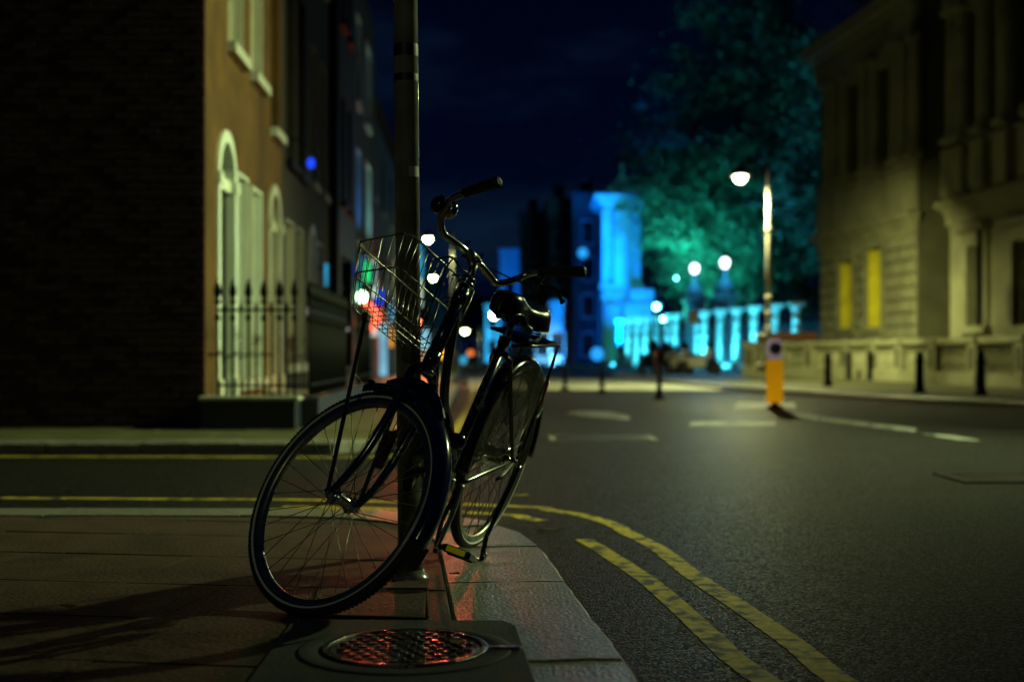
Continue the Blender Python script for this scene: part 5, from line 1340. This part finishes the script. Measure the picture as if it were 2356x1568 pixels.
# motorcycles parked before the gate
def motorcycle(px, Y, body, label, ang, s=1.0):
    p = at(px, Y); t = thing('parked_motorcycle', label, 'motorcycle', (p.x, Y, -.1), 'motorcycles parked before the gate')
    M = Matrix.Translation((p.x, Y, -.1))@Matrix.Rotation(ang, 4, 'Z')@Matrix.Scale(s, 4)
    for x in (-.62, .62):
        w_ = MB(); w_.tube([M @ Vector((x+.27*cos(2*pi*i/20), 0, .31+.27*sin(2*pi*i/20))) for i in range(20)], .055*s, 8, closed=True); wo = w_.build('wheel', 'rubber', t)
        MB().lathe([(.21*s,-.02),(.21*s,.02)], M @ Vector((x,0,.31)), M.to_3x3() @ Vector((0,1,0)), 12).build('rim', 'alloy', wo)
    MB().bbox((-.42,-.17,.30),(.30,.17,.62), .08, M).bbox((-.72,-.15,.55),(-.1,.15,.74), .07, M).bbox((-.05,-.16,.62),(.36,.16,.86), .08, M).build('body', body, t)
    MB().bbox((-.62,-.14,.742),(.02,.14,.86), .05, M).build('seat', 'rubber', t)
    MB().tube([M @ Vector(q) for q in ((.62,0,.31),(.46,0,.80),(.38,0,1.02))], .045*s, 8).build('fork', 'strap_metal', t)
    MB().bbox((.36,-.18,.70),(.56,.18,1.05), .07, M).build('fairing', body, t)
    MB().add([M @ Vector(q) for q in ((.50,-.2,1.04),(.50,.2,1.04),(.36,.17,1.36),(.36,-.17,1.36))]+[M @ Vector(q) for q in ((.485,-.2,1.04),(.485,.2,1.04),(.345,.17,1.36),(.345,-.17,1.36))], [(0,1,2,3),(7,6,5,4),(0,4,5,1),(1,5,6,2),(2,6,7,3),(3,7,4,0)]).build('windscreen', 'glass_dark', t)
    MB().tube([M @ Vector(q) for q in ((.30,-.36,1.03),(.40,-.15,1.06),(.40,.15,1.06),(.30,.36,1.03))], .018*s, 8).build('handlebar', 'strap_metal', t)
    MB().lathe([(.09*s,0),(.09*s,.03),(.05*s,.05)], M @ Vector((.56,0,.86)), M.to_3x3() @ Vector((1,0,0)), 12).build('headlamp', 'chrome', t)
motorcycle(1492, 52, 'car_dark', 'dark motorcycle at the left end of the parked row', R_(-70), 1.05)
motorcycle(1522, 53, 'car_dark', 'second dark motorcycle beside the slim bollard', R_(-75), 1.0)
motorcycle(1562, 53, 'scooter_pale', 'pale motorcycle in the middle of the parked row', R_(-60), 1.0)
motorcycle(1608, 52, 'scooter_pale', 'pale motorcycle with dark seat at the right end of the row', R_(-35), 1.05)
motorcycle(1545, 55, 'scooter_pale', 'pale scooter half hidden behind its neighbours', R_(-80), .9)
# signs and hut near the gate
p = at(1596, 60); t = thing('street_sign', 'small tan sign plate on a post in front of the left gate pier', 'sign', (p.x,60,0))
MB().tube([(p.x,60,-.02),(p.x,60,2.8)], .035, 8).build('post', 'black_paint', t)
mat('sign_tan', (.55,.42,.22), .6, var=.1); MB().bbox((p.x-.24,59.9,zz(745,60)),(p.x+.24,59.95,zz(716,60)), .02).build('plate', 'sign_tan', t)
p = at(1822, 50); t = thing('sentry_hut', 'low dark hut with rust red roof edge behind the balustrade', 'hut', (p.x,50,0))
MB().box((p.x-.9,50.05,-.02),(p.x+.9,51.6,zz(782,50)-.02)).build('wall', 'shop_dark', t)
MB().bbox((p.x-1.05,49.9,zz(782,50)),(p.x+1.0,51.7,zz(764,50)), .03).build('roof', 'hut_rust', t)
g = MB().box((p.x-.7,50.03,.9),(p.x+.7,50.045,1.25)).build('window', 'glass_dark', t)

# -------- trees
def tree(name, x, y, h, crown, label, n=9000, m='leaf', seed=1, trunk=.35, leaf=.30, clumps=150):
    rnd = random.Random(seed); t = thing(name, label, 'tree', (x, y, 0), 'trees behind the gate')
    cz0 = h-crown[2]*2; tk = MB()
    tk.tube([(x,y,-.1),(x+.1,y,max(1.5,cz0*.5)),(x-.1,y,cz0+crown[2]*.6),(x,y,h-crown[2]*.5)], [trunk,trunk*.8,trunk*.55,trunk*.15], 12)
    trk = tk.build('trunk', 'bark', t)
    C = Vector((x, y, h-crown[2])); cl = []
    while len(cl) < clumps:
        q = Vector((rnd.uniform(-1,1), rnd.uniform(-1,1), rnd.uniform(-1,1))); l = q.length
        if not .2 < l < 1: continue
        az = math.atan2(q.y, q.x)                            # lobed, uneven outline
        lim = .72+.16*sin(az*3+seed)+.14*sin(q.z*5+az*2+seed*2)
        if l > lim: continue
        cl.append((Vector((C.x+q.x*crown[0], C.y+q.y*crown[1], C.z+q.z*crown[2])), rnd.uniform(.05,.16)*min(crown), rnd.uniform(.5,1.3)))
    for i, (c, r, f_) in enumerate(cl):
        if i % 6 == 0:
            b = MB(); s = Vector((x, y, max(1.2,cz0*.7)+rnd.uniform(0,.9)*crown[2])); mid = s.lerp(c, .5)+Vector((0,0,.5)); b.tube([s, mid, c], [trunk*.3,trunk*.16,.02], 6); b.build('limb', 'bark', trk)
    mb = MB(); tw = [c[2] for c in cl]
    for i in range(n):
        c, r, f_ = rnd.choices(cl, tw)[0]
        sg = r*(1 if rnd.random() < .7 else 2.4)
        p = c+Vector((rnd.gauss(0,sg), rnd.gauss(0,sg), rnd.gauss(0,sg*.55)-.15*sg)); a = Vector((rnd.uniform(-1,1), rnd.uniform(-1,1), rnd.uniform(-.8,.4))).normalized(); b = a.orthogonal().normalized()
        if rnd.random() < .5: b = a.cross(b)
        s = leaf*rnd.uniform(.5,1.25)
        mb.v += [p-a*s*.5, p+b*s*.28, p+a*s*.5, p-b*s*.28]; k = len(mb.v)-4; mb.f.append((k,k+1,k+2,k+3)); mb.sm.append(False)
    mb.build('crown', m, t)
    return t
tree('broadleaf_tree', 12.0, 82, 15.5, (4.7,4.3,6.2), 'broad tree over the gate, glowing teal near the floodlight', 22000, seed=3)
tree('broadleaf_tree', 15.6, 86, 29, (7.0,5,11.5), 'tallest dark tree behind the lit street lamp', 30000, 'leaf', seed=5, clumps=190)
tree('broadleaf_tree', 17.4, 68, 20, (4.6,4,8.6), 'tree between the street lamp and the library corner', 24000, 'leaf', seed=8)
tree('broadleaf_tree', 12.6, 100, 22, (6.0,4.5,8.6), 'dim tree far behind the gate left of the lamp', 16000, 'leaf_dark', seed=11)
tree('broadleaf_tree', 20.5, 92, 17, (6.0,4.5,7.6), 'dark tree low behind the rightmost gate columns', 16000, 'leaf_dark', seed=14)
# floodlights in the trees, on short posts
def flood(px, py, Y, m, label, col, power, target, cone=80, vis=.14, group='floodlights at the gate'):
    p = at(px, Y, py); t = thing('floodlight', label, 'floodlight', (p.x, Y, 0), group)
    MB().tube([(p.x,Y+.15,-.02),(p.x,Y+.15,p.z)], .05, 8).build('post', 'black_paint', t)
    MB().bbox((p.x-vis*1.5,Y+.02,p.z-vis*1.2),(p.x+vis*1.5,Y+.25,p.z+vis*1.2), .03).build('housing', 'black_paint', t)
    MB().lathe([(vis,0),(vis*.8,.04),(0,.06)], (p.x,Y+.01,p.z), (0,-1,0), 14).build('lens', m, t)
    light('flood_beam', 'SPOT', (p.x, Y-.25, p.z+.1), col, power, target=target, size=.25, cone=cone, blend=.8, parent=t)
emis('flood_cyan', (.25,.88,1.), 30.)
flood(1510, 706, 74, 'flood_cyan', 'white hot floodlight left in front of the trees', (.03,.78,.80), 9000, (10.4,82,6.0), 92, .17)
flood(1526, 734, 73, 'flood_cyan', 'lower floodlight just above the gate columns', (.03,.90,.55), 1800, (16.5,72,8.5), 115, .13)
flood(1556, 640, 76.5, 'flood_cyan', 'added cyan floodlight brightening the tree crown left of the globe lamps', (.03,.80,.72), 15000, (10.8,82.5,6.6), 125, .07)  # added lamp with an invented fixture, brightens the tree crown
emis('flood_star', (.92,.98,1.), 160.)
flood(1137, 725, 60, 'flood_star', 'brilliant white lamp just left of the saddle', (.0,.40,1.), 1500, (1.5,75,3), 130, .16)
# assumed uplights along the gate, inferred from the lit columns
for i, px in enumerate((1440, 1475, 1520, 1560, 1612, 1676, 1735, 1810)):
    p = gate_line(px); q = Vector((p.x-1.0, p.y-1.5, .12))
    t = thing('assumed_ground_uplight', ['leftmost assumed ground uplight before the gate','second assumed ground uplight before the gate','third assumed ground uplight behind the motorcycles','fourth assumed ground uplight behind the motorcycles','assumed uplight at the gap in the gate columns','assumed uplight by the low stone blocks','assumed uplight behind the yellow bollard','rightmost assumed uplight near the hut'][i], 'uplight', (q.x, q.y, 0), 'assumed ground uplights of the gate')
    MB().lathe([(.11,-.01),(.12,.05),(.10,.09)], (q.x,q.y,0), n=12).build('housing', 'black_paint', t)
    light('uplight_beam', 'SPOT', q, (.05,.72,1.), 4200, target=(p.x, p.y, 1.6), size=.08, cone=95, blend=.7, parent=t)

# -------- blue washed tower pavilion
TY = 95
def tbox(mb, px0, px1, py0, py1, Y, dep, b=.05):
    a, c = at(px0, Y), at(px1, Y); mb.bbox((a.x, Y, zz(py1, Y) if py1 is not None else -.1), (c.x, Y+dep, zz(py0, Y)), b)
tw = thing('stone_tower', 'blue floodlit stone pavilion with heavy cornice above the gate', 'pavilion', at(1425, TY))
m = MB(); tbox(m, 1388, 1474, 478, None, TY, 5.0); m.build('wall', 'pale_stone', tw)
m = MB(); tbox(m, 1384, 1478, 468, 480, TY-.25, 5.5); tbox(m, 1376, 1486, 456, 467, TY-.6, 6.2); tbox(m, 1368, 1492, 445, 455, TY-.85, 6.7); m.build('cornice', 'pale_stone', tw)
m = MB(); tbox(m, 1384, 1400, 482, 494, TY-.5, .48); tbox(m, 1450, 1470, 482, 494, TY-.5, .48)
for a, b in ((1385,1397),(1462,1473)): tbox(m, a, b, 495, 652, TY-.45, .43)
m.build('pilaster', 'pale_stone', tw)
m = MB(); tbox(m, 1380, 1482, 653, 664, TY-.55, .5); tbox(m, 1384, 1440, 668, 690, TY-.35, .3); tbox(m, 1448, 1506, 664, 692, TY-1.2, 2.2); m.build('string_course', 'pale_stone', tw)
m = MB(); tbox(m, 1396, 1424, 700, None, TY-.5, .48); tbox(m, 1436, 1500, 696, None, TY-1.0, 2.0); m.build('lower_wall', 'pale_stone', tw)
m = MB(); tbox(m, 1413, 1445, 482, 652, TY-1.1, 1.05); m.build('centre_bay', 'pale_stone', tw)
pc = at(1430, TY+2.5)
m = MB(); m.bbox((pc.x-1.3,TY+.2,zz(444,TY)),(pc.x+1.3,TY+4.6,zz(430,TY)), .1); m.lathe([(1.0,0),(.9,.4),(.45,.9),(.15,1.2),(.12,1.8),(.02,2.2)], (pc.x,TY+2.3,zz(430,TY)), n=16); m.build('dome', 'pale_stone', tw)
for k, (px, dy, tgt, pw) in enumerate(((1392,-6,(1394,600),3000),(1478,-5,(1462,600),2600),(1415,-12,(1427,530),26000))):  # unseen floodlights, assumed from the blue wash on the pavilion
    p = at(px, TY+dy); q = Vector((p.x, TY+dy, .3)); t = thing('floodlight', ['assumed blue floodlight on the ground left before the pavilion','assumed blue floodlight on the ground right before the pavilion','assumed blue floodlight on the ground in the middle before the pavilion'][k], 'floodlight', (p.x, TY+dy, 0), 'assumed floodlights before the pavilion')
    MB().bbox((p.x-.3,TY+dy-.1,-.02),(p.x+.3,TY+dy+.2,.26), .04).build('housing', 'black_paint', t)
    light('flood_beam', 'SPOT', q, BLUE, pw*6, target=at(tgt[0], TY, tgt[1]), size=.2, cone=(60,60,34)[k], blend=.7, parent=t)

# -------- dark terrace stepping down the right side towards the end of the street, washed blue at its foot
def block(px0, px1, py, Y, label, m='grey_stone', dep=12, wins=(), base=None, roof=True):
    a, c = at(px0, Y), at(px1, Y); z = zz(py, Y)
    t = thing('terrace_house', label, 'house', (a.x, Y, 0), 'dark houses closing the right side of the street')
    w = MB(); w.box((a.x, Y, -.1), (c.x, Y+dep, z)); w.build('wall', m, t)
    w = MB(); w.bbox((a.x-.15, Y-.2, z+.002), (c.x+.15, Y+dep, z+.3), .05); w.build('parapet', m, t)
    if roof:
        w = MB(); q = (a.x+c.x)/2; w.bbox((q-.5, Y+2, z+.302), (q+.5, Y+3, z+1.7), .05); w.build('chimney', 'brick_brown', t)
    nx = max(1, int((c.x-a.x)/1.9)); s_ = (c.x-a.x)/nx
    for i in range(nx):
        for z0 in [v for v in (.7, 3.9, 7.0, 10.0) if v+2 < z]:
            w = MB(); x0 = a.x+s_*(i+.5)-.5; w.box((x0-.1, Y-.07, z0-.14), (x0+1.1, Y-.002, z0-.02)); w.box((x0-.1, Y-.05, z0), (x0, Y-.002, z0+1.8)); w.box((x0+1, Y-.05, z0), (x0+1.1, Y-.002, z0+1.8)); w.box((x0-.1, Y-.06, z0+1.802), (x0+1.1, Y-.002, z0+1.95))
            f_ = w.build('window', 'pale_stone', t); g = MB(); g.box((x0+.002, Y-.02, z0), (x0+.998, Y-.004, z0+1.8)); g.build('pane', 'glass_dark', f_)
    return t
block(1318, 1388, 452, 108, 'dark house next to the blue pavilion, tallest of the row')
block(1258, 1318, 462, 118, 'dark house second from the pavilion')
block(1196, 1258, 492, 128, 'dark stepped house above the saddle')
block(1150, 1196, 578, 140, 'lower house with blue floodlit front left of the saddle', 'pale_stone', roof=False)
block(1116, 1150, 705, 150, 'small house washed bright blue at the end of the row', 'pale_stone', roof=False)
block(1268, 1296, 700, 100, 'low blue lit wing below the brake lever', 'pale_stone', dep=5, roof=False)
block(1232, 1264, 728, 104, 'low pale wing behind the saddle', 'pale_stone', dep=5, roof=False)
for k, (px, Y, tgt, pw, cone, colr, lb) in enumerate(((1165,128,(1172,620,140),3000,50,BLUE,'assumed blue ground floodlight before the lower house'),(1132,141,(1132,780,150),2600,80,(.03,.48,1.),'assumed blue ground floodlight before the end house'),(1284,94,(1282,740,100),1500,80,BLUE,'assumed blue ground floodlight before the low wing'),(1246,98,(1248,780,104),700,90,(.2,.7,.9),'assumed pale ground floodlight behind the saddle'),(1345,100,(1345,700,108),40,110,BLUE,'assumed dim blue ground floodlight before the tallest dark house'))):  # unseen ground lamps, assumed from the blue light on these fronts
    p = at(px, Y); t = thing('floodlight', lb, 'floodlight', (p.x, Y, -.1), 'assumed floodlights before the dark houses')
    MB().bbox((p.x-.3,Y-.1,-.12),(p.x+.3,Y+.2,.16), .04).build('housing', 'black_paint', t)
    light('flood_beam', 'SPOT', (p.x, Y, .3), colr, pw*7, target=at(tgt[0], tgt[2], tgt[1]), size=.2, cone=cone, blend=.7, parent=t)
emis('blue_globe', (.02,.36,1.), 2.31)
bulb('beacon_lamp', 1341, 582, 92, .36, 'blue_globe', 'blue globe lamp high left of the pavilion', 'lamp', stalk='ground')
bulb('beacon_lamp', 1374, 814, 70, .36, 'blue_globe', 'blue globe lamp low left of the gate columns', 'lamp', stalk='ground')
# far wooded end of the street
tree('broadleaf_tree', -4.0, 190, 11, (7,4,4.6), 'dark tree closing the far end of the street', 6000, 'leaf_dark', seed=21, leaf=.6, clumps=60)
